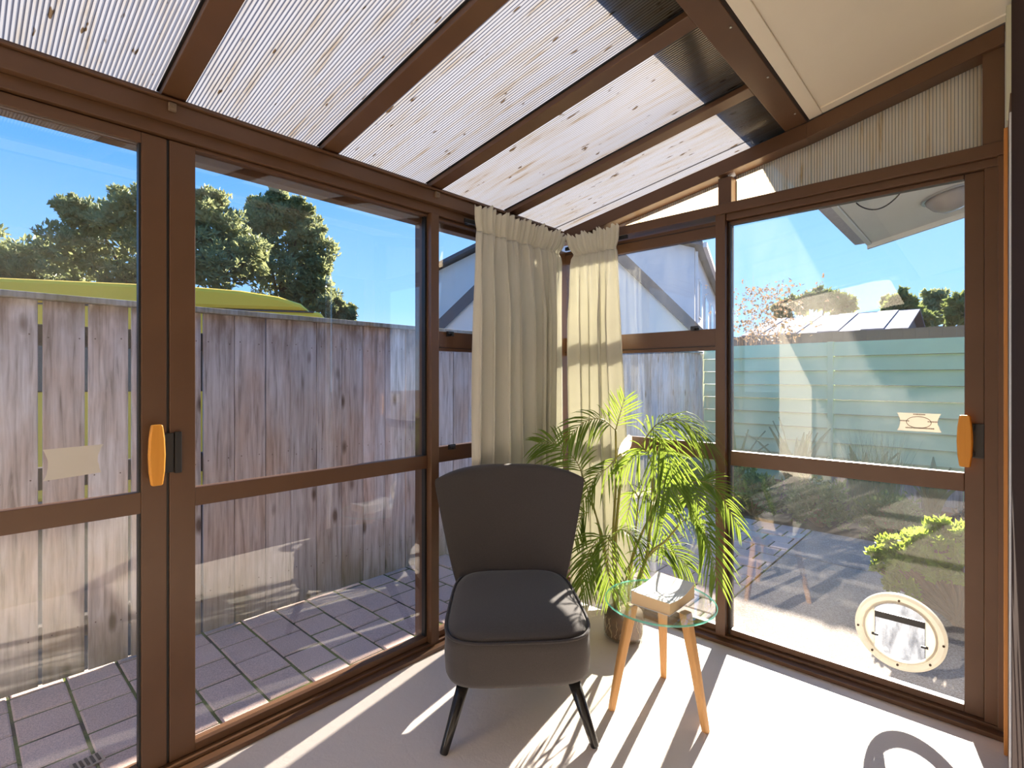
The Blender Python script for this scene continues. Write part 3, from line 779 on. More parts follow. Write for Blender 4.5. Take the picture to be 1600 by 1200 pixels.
for x in (-3.4, -.6):
    for y in (0.08, 1.67):
        wm = MB().lathe([(.19, -.09), (.30, -.085), (.32, -.05), (.32, .05), (.30, .085), (.19, .09)], seg=24)
        o = wm.build('wheel', TYRE, van, loc=(x, y, .32)); o.rotation_euler = (PI/2, 0, 0)

# ------------------------------------------------------------------ neighbouring buildings
def wpt(l, u, D): return Vector((D*(CA+l*SA), D*(SA-l*CA), 1.25+u*D))
nb = empty('grey_house', (14.6, 6.3, GZ-.04), math.radians(18), 'light grey two-storey house with side windows beyond the corner casement', 'house')
m = MB().box(0, 11, 0, 9, 0, 5.1); m.prism([(0, 5.1), (9, 5.1), (4.5, 6.6)], 'x', 0, 11); m.build('wall', GREYB, nb, fix=True)
for s in (0, 1):
    a, b = (( -.25, 5.07), (4.5, 6.66)) if s == 0 else ((9.25, 5.07), (4.5, 6.66))
    lo = [(-.3, a[0], a[1]), (11.3, a[0], a[1]), (11.3, b[0], b[1]), (-.3, b[0], b[1])]
    MB().hexa(lo, [(x, y, z+.13) for x, y, z in lo]).build('roof', DKGREY, nb, fix=True)
B('gutter', GUTTER, nb, -.3, 11.3, -.36, -.255, 5.02, 5.16, 0)
for x0, x1, z0, z1 in ((1.2, 1.9, 3.2, 4.4), (3.3, 4.6, 3.0, 4.2), (6.2, 7.6, 3.0, 4.3), (8.6, 9.8, 3.0, 4.2)):
    f = B('window', WHITEF, nb, x0, x1, -.04, -.001, z0, z1, 0)
    n_ = 2
    for q in range(n_):
        wq = (x1-x0)/n_
        MB().box(.06+q*wq, (q+1)*wq-.04, -.012, -.001, .07, z1-z0-.07).build('pane', LOUVRE, f)
B('downpipe', WHITEF, nb, .05, .13, -.09, -.01, 0, 5.0, 0)
ua = math.atan2(.736, -.677)
ga = empty('stand_in_building', (8.80, 3.74, GZ-.04), ua, 'light grey gabled garage with dark sloping boards for an unidentified diagonal band behind the fence', 'stand_in_building')  # assumed building; its sloping boards stand in for an unidentified dark diagonal band
m = MB().prism([(0, 0), (4.6, 0), (4.6, 2.1), (2.3, 4.32), (0, 2.12)], 'y', -4.5, 0); m.build('wall', GREYB, ga, fix=True)
for sgn in (0, 1):
    p0, p1 = ((-.25, 1.93), (2.3, 4.40)) if sgn == 0 else ((4.85, 1.93), (2.3, 4.40))
    lo = [(p0[0], -4.7, p0[1]), (p0[0], .02, p0[1]), (p1[0], .02, p1[1]), (p1[0], -4.7, p1[1])]
    MB().hexa(lo, [(x, y, z+.06) for x, y, z in lo]).build('roof', DKGREY, ga, fix=True)
    bl = [(p0[0], .021, p0[1]-.16), (p0[0], .06, p0[1]-.16), (p1[0], .06, p1[1]-.16), (p1[0], .021, p1[1]-.16)]
    MB().hexa(bl, [(x, y, z+.24) for x, y, z in bl]).build('sloping_board', DKGREY, ga, fix=True)
B('ledge', WHITEF, ga, .1, 4.5, .001, .05, 1.86, 1.93, 0)
sh = empty('iron_roofed_shed', (13.0, 1.0, GZ-.04), 0, 'low shed with grey iron roof beyond the brown fence', 'shed')
m = MB().prism([(0, 0), (0, 2.28), (2.2, 2.86), (4.4, 2.28), (4.4, 0)], 'y', .35, 3.25); m.build('wall', BROWNB, sh, fix=True)
for k in range(8):
    y0 = .2+.40*k
    zt = 2.90
    lo = [(-.15, y0, 2.30), (-.15, y0+.392, 2.30), (2.2, y0+.392, zt), (2.2, y0, zt)]
    MB().hexa(lo, [(x, y, z+.03+(.02 if k % 2 else 0)) for x, y, z in lo]).build('roof_sheet', CORR, sh, fix=True)
lo = [(2.21, .2, 2.90), (2.21, 3.4, 2.90), (4.6, 3.4, 2.30), (4.6, .2, 2.30)]
MB().hexa(lo, [(x, y, z+.04) for x, y, z in lo]).build('roof_sheet', CORR, sh, fix=True)

# ------------------------------------------------------------------ trees and garden plants
def leaf_cards(m, c, r, n, size, rnd, asp=.38, squash=1.0, shell=.35, updir=0.0):
    for _ in range(n):
        d = Vector((rnd.gauss(0, 1), rnd.gauss(0, 1), rnd.gauss(0, 1))).normalized()
        rr = r*(shell + (1-shell)*rnd.random()**.5)
        p = Vector(c) + Vector((d.x, d.y, d.z*squash))*rr
        a = (d*.7 + Vector((rnd.uniform(-1, 1), rnd.uniform(-1, 1), rnd.uniform(-.6, 1)+updir))*.8).normalized()
        b = a.cross(Vector((rnd.uniform(-1, 1), rnd.uniform(-1, 1), rnd.uniform(-1, 1)))).normalized()
        s = size*rnd.uniform(.7, 1.3); k = b*s*asp*.5
        q = a.cross(b)*s*.12
        m.add([p-a*s*.5, p-k+q, p+a*s*.5, p+k+q], [(0, 1, 2, 3)])
def tree(name, label, base, blobs, mat, D, size=.16, clumps=20, per=55, trunk=.16, group=None, seed=1):
    """blobs: (lateral, height, radius) in metres around the base, depth spread by the radius"""
    rnd = random.Random(seed)
    t = empty(name, base, 0, label, 'tree', group)
    m = MB(); e_lat = Vector((SA, -CA, 0)); e_f = Vector((CA, SA, 0))
    for (u, z, r) in blobs:
        c = e_lat*u + Vector((0, 0, z)) + e_f*rnd.uniform(-.5, .5)*r
        leaf_cards(m, c, r*.72, int(per*clumps*.30), size*1.5, rnd, .6, .85, .1)
        for _ in range(clumps):
            d = Vector((rnd.gauss(0, 1), rnd.gauss(0, 1), rnd.gauss(0, .9))).normalized()
            cc = c + d*r*rnd.uniform(.70, .95)
            leaf_cards(m, cc, r*rnd.uniform(.20, .34), per, size, rnd, .40, .8, .2, .3)
    m.build('foliage', mat, t)['kind'] = 'stuff'
    tm = MB(); top = max(b[1] for b in blobs)
    tm.tube([(0, 0, 0), (.05, .02, top*.35), (0, 0, top*.75)], [trunk, trunk*.75, trunk*.3], 8)
    for (u, z, r) in blobs[:6]: tm.tube([(.03, 0, top*.3), tuple(e_lat*u*.5+Vector((0, 0, z*.75))), tuple(e_lat*u+Vector((0, 0, z)))], [trunk*.5, trunk*.3, trunk*.1], 6)
    tm.build('trunk', BARK, t, smooth=True)
    return t
def tree_px(name, label, D, bpx, pxl, mat, **kw):
    """centre and blobs given as horizontal angle tangent, height tangent and angular radius as seen from the door, at distance D"""
    l0 = (pxl-800)/809
    b = wpt(l0, 0, D); base = (b.x, b.y, GZ-.045)
    bl = [((x-pxl)/809*D, 1.25+(589.5-y)/809*D-base[2], r/809*D) for x, y, r in bpx]
    return tree(name, label, base, bl, mat, D, **kw)
tree_px('conifer_tree', 'low dark conifer at the left end behind the yellow van', 15, [(20, 415, 50), (-50, 405, 60), (75, 400, 48), (-110, 390, 60), (0, 440, 45), (60, 450, 45), (110, 440, 40)], 0, TREEG, seed=3)
tree_px('conifer_tree', 'broad conifer crown above the yellow van, split by the door stile', 14, [(150, 345, 44), (205, 335, 45), (130, 400, 55), (205, 405, 62), (285, 350, 55), (340, 355, 50), (275, 415, 62), (350, 420, 58), (330, 320, 24), (255, 320, 40), (390, 400, 42), (120, 330, 26), (180, 445, 45)], 235, TREEG, seed=5)
tree_px('conifer_tree', 'tall dark conifer right of the van roof, rising against blue sky', 16, [(430, 340, 36), (465, 350, 36), (415, 375, 45), (478, 395, 42), (435, 425, 55), (495, 445, 32), (470, 465, 40), (515, 480, 24), (540, 490, 18), (400, 325, 22), (485, 365, 22), (500, 415, 22), (440, 315, 20), (470, 325, 18)], 445, TREEG, seed=8)
tree_px('round_tree', 'flat-topped tree behind the shed roof', 24, [(1250, 475, 22), (1290, 470, 22), (1325, 478, 22), (1220, 485, 16)], 1275, TREEL, seed=13, size=.35, clumps=12, per=24)
tree_px('round_tree', 'pointed tree between the shed and the leafy trees', 26, [(1385, 485, 13), (1385, 470, 8), (1385, 500, 14)], 1385, TREEG, seed=14, size=.3, clumps=9, per=24)
tree_px('round_tree', 'hazy round tree right of the shed roof', 19, [(1425, 485, 30), (1410, 470, 18), (1445, 500, 26), (1405, 505, 20)], 1425, TREEL, seed=15, size=.28, clumps=14, per=26)
tree_px('round_tree', 'dark green tree rising behind the hazy round tree', 22, [(1460, 470, 20), (1480, 475, 22), (1450, 490, 25)], 1468, TREEG, seed=16, size=.28, clumps=14, per=26)
tree_px('round_tree', 'sunlit yellow-green tree beside the door stile', 17, [(1505, 470, 26), (1520, 490, 30), (1495, 495, 18), (1540, 470, 30)], 1512, TREEL, seed=17, size=.26, clumps=14, per=26)

def bush(name, label, loc, blobs, mat, size=.05, per=60, seed=1, stems=True, asp=.45, cat='shrub'):
    rnd = random.Random(seed); t = empty(name, loc, 0, label, cat)
    m = MB()
    for x, y, z, r in blobs: leaf_cards(m, (x, y, z), r, per, size, rnd, asp, .8, .25, .35)
    m.build('foliage', mat, t)['kind'] = 'stuff'
    if stems:
        s = MB()
        for _ in range(14 if len(blobs) > 80 else 0):
            a = rnd.uniform(0, 2*PI); e_ = Vector((.24*math.cos(a), .36*math.sin(a), rnd.uniform(.16, .34)))
            s.tube([(0, 0, 0), tuple(e_*.55+Vector((rnd.uniform(-.03, .03), 0, .02))), tuple(e_)], [.012, .009, .004], 6)
        for x, y, z, r in blobs: s.tube([(rnd.uniform(-.03, .03), rnd.uniform(-.03, .03), 0), (x*.5+rnd.uniform(-.02, .02), y*.5, z*.5), (x, y, z)], [.008, .006, .003], 5)
        s.build('branch', DRYL, t)
    return t
# the clipped lime bush just outside the garden door
rb2 = random.Random(21); bl = []
for _ in range(150):
    a = rb2.uniform(0, 2*PI); q = rb2.random()**.5
    x, y = .26*q*math.cos(a), .40*q*math.sin(a)
    z = .50-.20*q*q+rb2.uniform(-.055, .035)
    bl.append((x, y, z, rb2.uniform(.028, .05)))
for _ in range(60):
    a = rb2.uniform(0, 2*PI); bl.append((.22*math.cos(a), .36*math.sin(a)-.05, rb2.uniform(.12, .40), .045))
bush('lime_bush', 'clipped lime green bush on bare twigs just outside the garden door', (3.62, .11, GZ-.002), bl, BUSHL, .05, 40, 22)
hb_ = random.Random(31)
for i, (x, y, hgt, lab) in enumerate(((5.35, 1.72, .36, 'low dark hedge plant under the strap leaves, next to the pavers'), (5.35, 1.14, .40, 'low dark hedge plant in the middle of the garden bed'), (5.22, .60, .34, 'low dark hedge plant left of the bricks, above the lime bush'), (5.35, 2.40, .40, 'low dark hedge plant near the timber fence corner'))):
    bl = [(hb_.uniform(-.22, .22), hb_.uniform(-.22, .22), hgt*hb_.uniform(.25, 1), .12) for _ in range(26)]
    bush('hedge_plant', lab, (x, y, GZ-.044), bl, BUSHD, .055, 60, 40+i)
def strap(name, label, loc, n, L, seed, mat=FLAX):
    rnd = random.Random(seed); t = empty(name, loc, 0, label, 'garden plant')
    for k in range(n):
        a = 2*PI*k/n + rnd.uniform(-.3, .3); l_ = L*rnd.uniform(.6, 1.1); lean = rnd.uniform(.15, .55); wd = rnd.uniform(.035, .065)
        dx, dy = math.cos(a), math.sin(a); m = MB(); vs = []
        for i in range(6):
            s_ = i/5; r = lean*l_*(s_*.7+.5*s_*s_); z = l_*(s_*1.05-.45*lean*s_**2.6); w_ = wd*(1-.9*s_**2)
            vs += [(dx*r-dy*w_, dy*r+dx*w_, z), (dx*(r-.012), dy*(r-.012), z+.006), (dx*r+dy*w_, dy*r-dx*w_, z)]
        fs = []
        for i in range(5):
            for j in (0, 1): fs.append((3*i+j, 3*i+j+1, 3*i+4+j, 3*i+3+j))
        m.add(vs, fs); m.build('strap_leaf', mat, t)
    return t
for i, (x, y, L, n, lab) in enumerate(((6.35, 2.25, .75, 14, 'strap-leaved clump nearest the timber fence corner'), (6.35, 1.58, .90, 16, 'tall strap-leaved clump left of the green fence post'), (6.35, .95, .72, 14, 'strap-leaved clump right of the green fence post'), (6.35, .40, .60, 14, 'small strap-leaved clump below the sticker on the garden door'))):
    strap('strap_plant', lab, (x, y, GZ-.044), n, L, 50+i)
def grassy(name, label, loc, n, L, seed, mat, spread=.25, lean=(.1, .45)):
    rnd = random.Random(seed); t = empty(name, loc, 0, label, 'garden plant'); m = MB()
    for k in range(n):
        a = rnd.uniform(0, 2*PI); q = spread*rnd.random()**.5; x, y = q*math.cos(a), q*math.sin(a)
        l_ = L*rnd.uniform(.5, 1.1); b = rnd.uniform(0, 2*PI); bx, by = math.cos(b), math.sin(b); le = rnd.uniform(*lean); w_ = .004
        pts = [(x+bx*le*l_*s_**2, y+by*le*l_*s_**2, l_*s_*(1-.25*le*s_)) for s_ in (0, .35, .7, 1)]
        vs = []
        for i, p in enumerate(pts): ww = w_*(1-i/3.2); vs += [(p[0]-by*ww, p[1]+bx*ww, p[2]), (p[0]+by*ww, p[1]-bx*ww, p[2])]
        m.add(vs, [(2*i, 2*i+1, 2*i+3, 2*i+2) for i in range(3)])
    m.build('foliage', mat, t)['kind'] = 'stuff'; return t
grassy('tussock_grass', 'wispy olive tussock in front of the strap leaves, just left of the sticker', (5.90, .80, GZ-.044), 420, .85, 61, FLAX, .2, (.1, .3))
dr = grassy('dry_seed_plant', 'bare brown seed-head plant rising behind the green fence', (8.35, 2.50, GZ-.044), 170, 2.75, 63, DRYL, .42, (.02, .10))
m = MB(); rnd = random.Random(64)
for _ in range(420):
    c = (rnd.gauss(0, .30), rnd.gauss(0, .30), rnd.uniform(1.9, 2.75)); leaf_cards(m, c, .03, 2, .06, rnd, .5)
m.build('seed_head', DRYL, dr)['kind'] = 'stuff'
bl = [(hb_.uniform(-.3, .3), hb_.uniform(-.3, .3), hb_.uniform(.05, .3), .1) for _ in range(20)]
bush('dry_shrub', 'reddish dry shrub beside the terracotta bricks', (5.34, -.06, GZ-.044), bl, DRYL, .045, 40, 70, True)
bk = MB().box(-.11, .11, -.05, .05, 0, .07).mesh('brick', BRICK)
n_b = 0
blab = ['terracotta brick, lowest at the near end of the stack', 'terracotta brick, lowest at the far end of the stack', 'terracotta brick in the second course, near end', 'terracotta brick in the second course, far end', 'terracotta brick alone on top of the stack']
for (x, y, z) in ((5.84, .20, 0), (5.84, .32, 0), (5.85, .20, .0705), (5.85, .32, .0705), (5.84, .26, .141)):
    o = bpy.data.objects.new('brick', bk); COL.objects.link(o); o.location = (x, y, GZ-.045+z); tag(o, blab[n_b], 'brick', 'terracotta bricks by the garden bed'); n_b += 1
ed = empty('timber_edging', (6.72, 0, GZ-.045), 0, 'low grey timber edging boards at the foot of the green fence', 'edging')
for k in range(12): B('board', TIMBER, ed, 0, .03, -.6+.16*k, -.6+.16*k+.152, 0, .34, .003)

# ------------------------------------------------------------------ curtains in the corner
def curtain(name, label, side, u0, u1, w0, ztop, zbot, nple, seed, flare=0.0, amp=.046, group='curtains in the glazed corner'):
    """side 'y': hangs along the left wall (u = x, w = y); side 'x': along the right wall (u = y, w = x)"""
    rnd = random.Random(seed); nv = 54; nu = nple*16
    # uneven body folds: cumulative phase runs faster through narrow folds
    wd = [rnd.uniform(.55, 1.6) for _ in range(nple)]; tot = sum(wd); cum = [0]
    for q in wd: cum.append(cum[-1]+q/tot)
    am = [rnd.uniform(.6, 1.3) for _ in range(nple+1)]; sk = [rnd.uniform(-.35, .35) for _ in range(nple+1)]
    def phase(s):
        for a in range(nple):
            if s <= cum[a+1]: return a, (s-cum[a])/(cum[a+1]-cum[a])
        return nple-1, 1.0
    HB = .105; vs = []
    for j in range(nv+1):
        if j <= 14: d = HB*1.25*j/14
        else: d = HB*1.25 + (ztop-zbot-HB*1.25)*((j-14)/(nv-14))**1.15
        t = d/(ztop-zbot)
        for i in range(nu+1):
            s = i/nu
            a, f = phase(min(.9999, max(0, s + .012*math.sin(5*t+seed+9*s)*min(1, t*2))))
            A = am[a]*(1-f)+am[a+1]*f
            low = min(1, max(0, (d-HB*.8)/.40))
            wv = math.sin(2*PI*f + sk[a]*math.sin(2*PI*f)); wv = math.copysign(abs(wv)**.7, wv)
            fine = math.sin(2*PI*s*nple*2.7+seed+1.7*math.sin(9*s+seed)); fine = math.copysign(abs(fine)**.6, fine)
            head = max(0, 1-d/HB); neck = math.exp(-((d-HB)/.022)**2)
            fold = amp*A*wv*(.16+.84*low) + fine*(.0085*(1-low)+.0022*low)
            ruff = .020*head**1.5 - .010*neck
            u = u0+(u1-u0)*s + flare*(t**1.15)*s
            u += (s-.5)*(.050*head - .030*neck)*(1 if u1 > u0 else -1) + .010*low*math.sin(2*PI*(s*1.3+t*.4)+seed)
            u += (u1-u0)/nple*.15*low*math.sin(4*PI*f)
            if s < .12: u -= (u1-u0)*.03*low*math.sin(PI*min(1, t*1.1))*(1-s/.12)
            w = w0-fold-ruff
            zz = ztop-d + head**2*(.005*fine+.010*math.sin(4.3*s*nple+seed))
            vs.append((u, w, zz) if side == 'y' else (w, u, zz))
    W = nu+1
    fs = [(j*W+i, j*W+i+1, (j+1)*W+i+1, (j+1)*W+i) for j in range(nv) for i in range(nu)]
    t_ = empty(name, (0, 0, 0), 0, label, 'curtain', group)
    m = MB(); cut = 12
    m.add(vs, [f for k_, f in enumerate(fs) if k_//nu >= cut]); c = m.build('curtain_panel', CURTAIN, t_, smooth=True)
    m = MB(); m.add(vs[:(cut+1)*W], [f for k_, f in enumerate(fs) if k_//nu < cut]); h_ = m.build('curtain_heading', CURTAIN, t_, smooth=True)
    for o in (c, h_):
        b = bmesh.new(); b.from_mesh(o.data); bmesh.ops.delete(b, geom=[v for v in b.verts if not v.link_faces], context='VERTS'); b.to_mesh(o.data); b.free()
        so_ = o.modifiers.new('cloth', 'SOLIDIFY'); so_.thickness = .0025; so_.offset = 0
    return t_
curtain('curtain', 'wider beige pencil-pleat curtain on the fence side of the corner', 'y', 1.695, 2.376, 1.800, 2.065, .02, 8, 3)
curtain('curtain', 'narrower beige pencil-pleat curtain on the garden side of the corner', 'x', 1.752, 1.455, 2.392, 2.050, .02, 5, 7, flare=-.10)
trim('trim_12', 'dark curtain track fixed under the head beams in the corner', [
    ('curtain_track', 1.66, 2.42, 1.838, 1.8495, 1.990, 2.010, BLACK), ('curtain_track', 2.435, 2.448, 1.42, 1.83, 1.990, 2.010, BLACK),
    ('track_arm', 2.448, 2.4615, 1.50, 1.52, 1.995, 2.03, BLACK), ('track_arm', 1.70, 1.72, 1.8495, 1.8885, 1.996, 2.006, BLACK)])

# ------------------------------------------------------------------ chair
CH = empty('slipper_chair', (1.292, 1.1575, 0), YAW-PI/2+math.radians(3.7), 'charcoal fabric slipper chair with flared back and black legs', 'chair')
def loft(rings, cap0=True, cap1=True):
    m = MB(); n = len(rings[0]); vs = [p for r in rings for p in r]
    fs = [(i*n+k, i*n+(k+1) % n, (i+1)*n+(k+1) % n, (i+1)*n+k) for i in range(len(rings)-1) for k in range(n)]
    if cap0: fs.append(tuple(range(n))[::-1])
    if cap1: fs.append(tuple((len(rings)-1)*n+k for k in range(n)))
    m.add(vs, fs); return m
def seat_ring(inset, z, lift=0, bulge=0, n=56, ex=4.6):
    r = []
    for k in range(n):
        a = 2*PI*k/n; c, s_ = math.cos(a), math.sin(a)
        hx, hy = .266+bulge-inset, .268+bulge-inset
        x = math.copysign(abs(c)**(2/ex), c)*hx; y = math.copysign(abs(s_)**(2/ex), s_)*hy
        yr = (y+.268)/.536
        x *= 1-.135*yr
        x *= 1+.0*yr
        r.append((x, y+.262, z+lift*yr))
    return r
LF = .040
rings = [seat_ring(.050, .198, .010), seat_ring(.022, .200, .010), seat_ring(.006, .210, .012), seat_ring(0, .228, .016, .002), seat_ring(0, .28, .025, .005), seat_ring(0, .33, .034, .003), seat_ring(.002, .358, LF), seat_ring(.010, .366, LF)]
loft(rings, True, True).build('seat_base', CHAIR_FAB, CH, smooth=True)
top = [seat_ring(.006, .3625, LF), seat_ring(.016, .374, LF), seat_ring(.045, .385, LF), seat_ring(.09, .392, LF), seat_ring(.15, .396, LF), seat_ring(.22, .398, LF)]
loft(top, True, True).build('seat', CHAIR_FAB, CH, smooth=True)
pr = seat_ring(-.001, .3625, LF); MB().tube(pr+[pr[0], pr[1]], .0052, 8).build('piping', PIPE_FAB, CH, smooth=True)
def back_ring(v, grow=0, n=22):
    """closed ring at height fraction v: front side left to right, then the rear side"""
    hw = .232+.098*v**.85; y_c = .505+.150*v
    fwd = .045+.075*v; th = .085-.018*v
    zc = .375+.450*v
    fr = []; bk_ = []
    for i in range(n+1):
        u = -1+2*i/n; su = math.sin(u*PI/2*.96)
        x = hw*su; yy = y_c - fwd*abs(su)**2.4
        zz = zc - (.042*abs(su)**3.5)*v
        e_ = max(0, 1-abs(su)**9)
        fr.append((x, yy-grow+ .012*(1-e_), zz)); bk_.append((x*(1.0-.02), yy+th*(.35+.65*e_)+grow, zz))
    return fr+bk_[::-1]
def shrink(r, s_, dz):
    c = Vector((0, 0, 0)); out = []
    n = len(r)//2
    for i in range(n):
        f_, b_ = Vector(r[i]), Vector(r[-1-i]); m_ = (f_+b_)/2
        out.append((f_, b_, m_))
    fr = [tuple(m_+(f_-m_)*s_+Vector((0, 0, dz))) for f_, b_, m_ in out]; bk_ = [tuple(m_+(b_-m_)*s_+Vector((0, 0, dz))) for f_, b_, m_ in out]
    return fr+bk_[::-1]
rs = [shrink(back_ring(0), .6, -.012), shrink(back_ring(0), .92, -.004)]+[back_ring(v) for v in (.02, .12, .25, .4, .55, .7, .82, .92, .97)]
rs += [shrink(back_ring(1), .95, .003), shrink(back_ring(1), .80, .011), shrink(back_ring(1), .55, .017), shrink(back_ring(1), .28, .0195), shrink(back_ring(1), .03, .020)]
bo = loft(rs).build('backrest', CHAIR_FAB, CH, smooth=True, fix=True)
def leg(x0, y0, x1, y1):
    m = MB().tube([(x1, y1, 0.0), (x1+(x0-x1)*.02, y1+(y0-y1)*.02, .004), (x0, y0, .215)], [.0135, .0145, .0225], 16)
    m.build('leg', LEGBLK, CH, smooth=True)
leg(-.185, .065, -.255, .0, ); leg(.185, .065, .255, .0); leg(-.165, .47, -.205, .60); leg(.165, .47, .205, .60)

# ------------------------------------------------------------------ side table and book
TC = (1.838, .929)
ST = empty('side_table', (TC[0], TC[1], 0), 0, 'small round glass-topped side table with three beech legs', 'table')
seg = 64; R_, th = .206, .008
m = MB()
prof = [(R_-.002, 0), (R_, .002), (R_, th-.002), (R_-.002, th)]
m.lathe(prof, (0, 0, .391), seg, 1, cap=False)
m.add([(prof[0][0]*math.cos(2*PI*k/seg), prof[0][0]*math.sin(2*PI*k/seg), .391) for k in range(seg)], [tuple(range(seg))[::-1]], 0)
m.add([(prof[3][0]*math.cos(2*PI*k/seg), prof[3][0]*math.sin(2*PI*k/seg), .391+th) for k in range(seg)], [tuple(range(seg))], 0)
tt = m.build('tabletop', [TGLASS, TEDGE], ST); tt['label'] = 'clear glass disc with teal edge'
for a in (141.9, -99.5, 22.3):
    a = math.radians(a); d = Vector((math.cos(a), math.sin(a), 0)); q = Vector((-d.y, d.x, 0))
    def sect(r, z, hw, hd):
        pts = []
        for k in range(12):
            b = 2*PI*k/12; cx_, sy_ = math.cos(b), math.sin(b)
            pts.append(d*(r+math.copysign(abs(cx_)**.55, cx_)*hd)+q*(math.copysign(abs(sy_)**.55, sy_)*hw)+Vector((0, 0, z)))
        return pts
    loft([sect(.193, 0, .0115, .0115), sect(.1925, .003, .0125, .0125), sect(.155, .19, .0165, .0155), sect(.112, .385, .0225, .018), sect(.111, .3905, .021, .0165)]).build('leg', BEECH, ST, smooth=False, fix=True, bev=.0)
BKZ = .3995
bo_ = empty('paperback_book', (1.733, .838, BKZ), 0, 'thick white paperback with a curling cover lying on the glass table', 'book')
LX, LY, H = .212, .155, .044
def sheet(name, mat, zf, th_, x0=0, x1=LX, y0=0, y1=LY, n=12):
    m = MB(); vs = []; k = n+1
    for lay in (0, 1):
        for i in range(k):
            for j in range(k):
                x = x0+(x1-x0)*i/n; y = y0+(y1-y0)*j/n; vs.append((x, y, zf(x, y, lay)+(th_ if lay else 0)))
    fs = []
    for i in range(n):
        for j in range(n):
            a = i*k+j; fs.append((a, a+1, a+k+1, a+k)); b = a+k*k; fs.append((b, b+k, b+k+1, b+1))
    for i in range(n):
        for (p, q_) in (((i*k), ((i+1)*k)), (((i+1)*k+n), (i*k+n))): fs.append((p, q_, q_+k*k, p+k*k))
        for (p, q_) in ((i+1, i), (n*k+i, n*k+i+1)): fs.append((p, q_, q_+k*k, p+k*k))
    m.add(vs, fs); return m.build(name, mat, bo_, smooth=False, fix=True)
def curl(x, y):
    a, b = x/LX, y/LY
    return H - .010*math.sin(PI*min(1, a*1.0))*(.6+.4*(1-b)) + .012*(a**3) + .006*(b**3)
sheet('back_cover', BOOKWHITE, lambda x, y, l: 0, .0012)
sheet('page_block', PAGES, lambda x, y, l: .0013 if l == 0 else curl(x, y)-.0012, 0, .002, LX-.002, .001, LY-.002)
sheet('front_cover', BOOKWHITE, lambda x, y, l: curl(x, y)-.0003, .0012)
sheet('spine', BOOKWHITE, lambda x, y, l: .0013 if l == 0 else curl(x, LY)-.0004, 0, 0, LX, LY-.0009, LY, 6)

# ------------------------------------------------------------------ palm in a glass jar
PB = Vector((2.20, 1.30, 0))
PT = empty('potted_palm', PB, 0, 'feathery green palm growing in a clear glass jar behind the table', 'palm')
jar = [(.002, .004), (.085, .004), (.094, .010), (.097, .03), (.098, .20), (.094, .25), (.092, .275), (.096, .282), (.0935, .284), (.089, .276), (.091, .25), (.0945, .20), (.0935, .03), (.088, .014), (.002, .012)]
MB().lathe(jar, seg=40, cap=False).build('jar', JARGLASS, PT, smooth=True)
MB().lathe([(.002, .0125), (.086, .0145), (.0915, .03), (.092, .10), (.088, .125), (.05, .135), (.002, .14)], seg=32, cap=False).build('soil', POTSOIL, PT, smooth=True)
rt = MB(); rnd = random.Random(80)
for _ in range(16):
    a = rnd.uniform(0, 2*PI); r = .0928; pts = []
    for i in range(8): pts.append((r*math.cos(a), r*math.sin(a), .11-.012*i+rnd.uniform(-.004, .004))); a += rnd.uniform(-.12, .12)
    rt.tube(pts, .0013, 5)
rt.build('root', BRACT, PT)['kind'] = 'stuff'
def at(px, py, D): return wpt((px-800)/809, (589.5-py)/809, D) - PB
def spline(pts, n):
    P_ = [Vector(p) for p in pts]; P_ = [P_[0]*2-P_[1]]+P_+[P_[-1]*2-P_[-2]]; out = []
    k = len(P_)-3
    for i in range(n+1):
        t = i/n*k; a = min(int(t), k-1); f = t-a; p0, p1, p2, p3 = P_[a:a+4]
        out.append(.5*((2*p1)+(p2-p0)*f+(2*p0-5*p1+4*p2-p3)*f*f+(3*p1-p0-3*p2+p3)*f**3))
    return out
def stem(pts, r0=.006, r1=.0035, name='stem', mat=None):
    p = spline(pts, 18); n = len(p)
    MB().tube(p, [r0+(r1-r0)*i/(n-1) for i in range(n)], 7).build(name, mat or PALMSTEM, PT, smooth=True)
def frond(pts, nl=16, L=.17, nrm=(0, 0, 1), droop=.35, seed=1, w=.0085, ang=52, start=.12):
    """rachis through pts, narrow folded leaflets along both sides"""
    rnd = random.Random(seed); p = spline(pts, 30); n = len(p); nrm = Vector(nrm).normalized()
    m = MB(); m.tube(p, [.0032-.0024*i/(n-1) for i in range(n)], 5, mi=1)
    for k in range(nl):
        f = start+(1-start)*(k+.5)/nl; i = min(int(f*(n-1)), n-2); g = f*(n-1)-i
        c = p[i].lerp(p[i+1], g); t = (p[i+1]-p[i]).normalized()
        sd = t.cross(nrm); sd = sd.normalized() if sd.length > .05 else t.orthogonal().normalized()
        up = sd.cross(t).normalized()
        ll = L*(.55+.75*math.sin(PI*min(1, .16+f*.80)))*.85
        for s_ in (1, -1):
            a = math.radians(ang*(1.12-.62*f)+rnd.uniform(-6, 6))
            d = (t*math.cos(a)+sd*s_*math.sin(a)+up*rnd.uniform(.05, .28)).normalized()
            l_ = ll*rnd.uniform(.88, 1.1); wd = w*rnd.uniform(.85, 1.15)
            wv = d.cross(up).normalized(); vs = []
            for q in range(5):
                h_ = q/4; pos = c+d*l_*h_+Vector((0, 0, -droop*l_*h_**2)); ww = wd*(.35, .95, 1, .70, .04)[q]*.5
                vs += [pos-wv*ww, pos-up*ww*.45, pos+wv*ww]
            fs = []
            for q in range(4):
                b = 3*q; fs += [(b, b+1, b+4, b+3), (b+1, b+2, b+5, b+4)]
            m.add(vs, fs, 0)
    d_end = (p[-1]-p[-2]).normalized()
    return m.build('frond', [PALM, PALMSTEM], PT)
cam_n = Vector((-CA, -SA, .25)); up_n = Vector((-.2, -.2, 1)); mid_n = Vector((-.55, -.5, .65))
base = lambda dx=0, dy=0: Vector((dx, dy, .13))
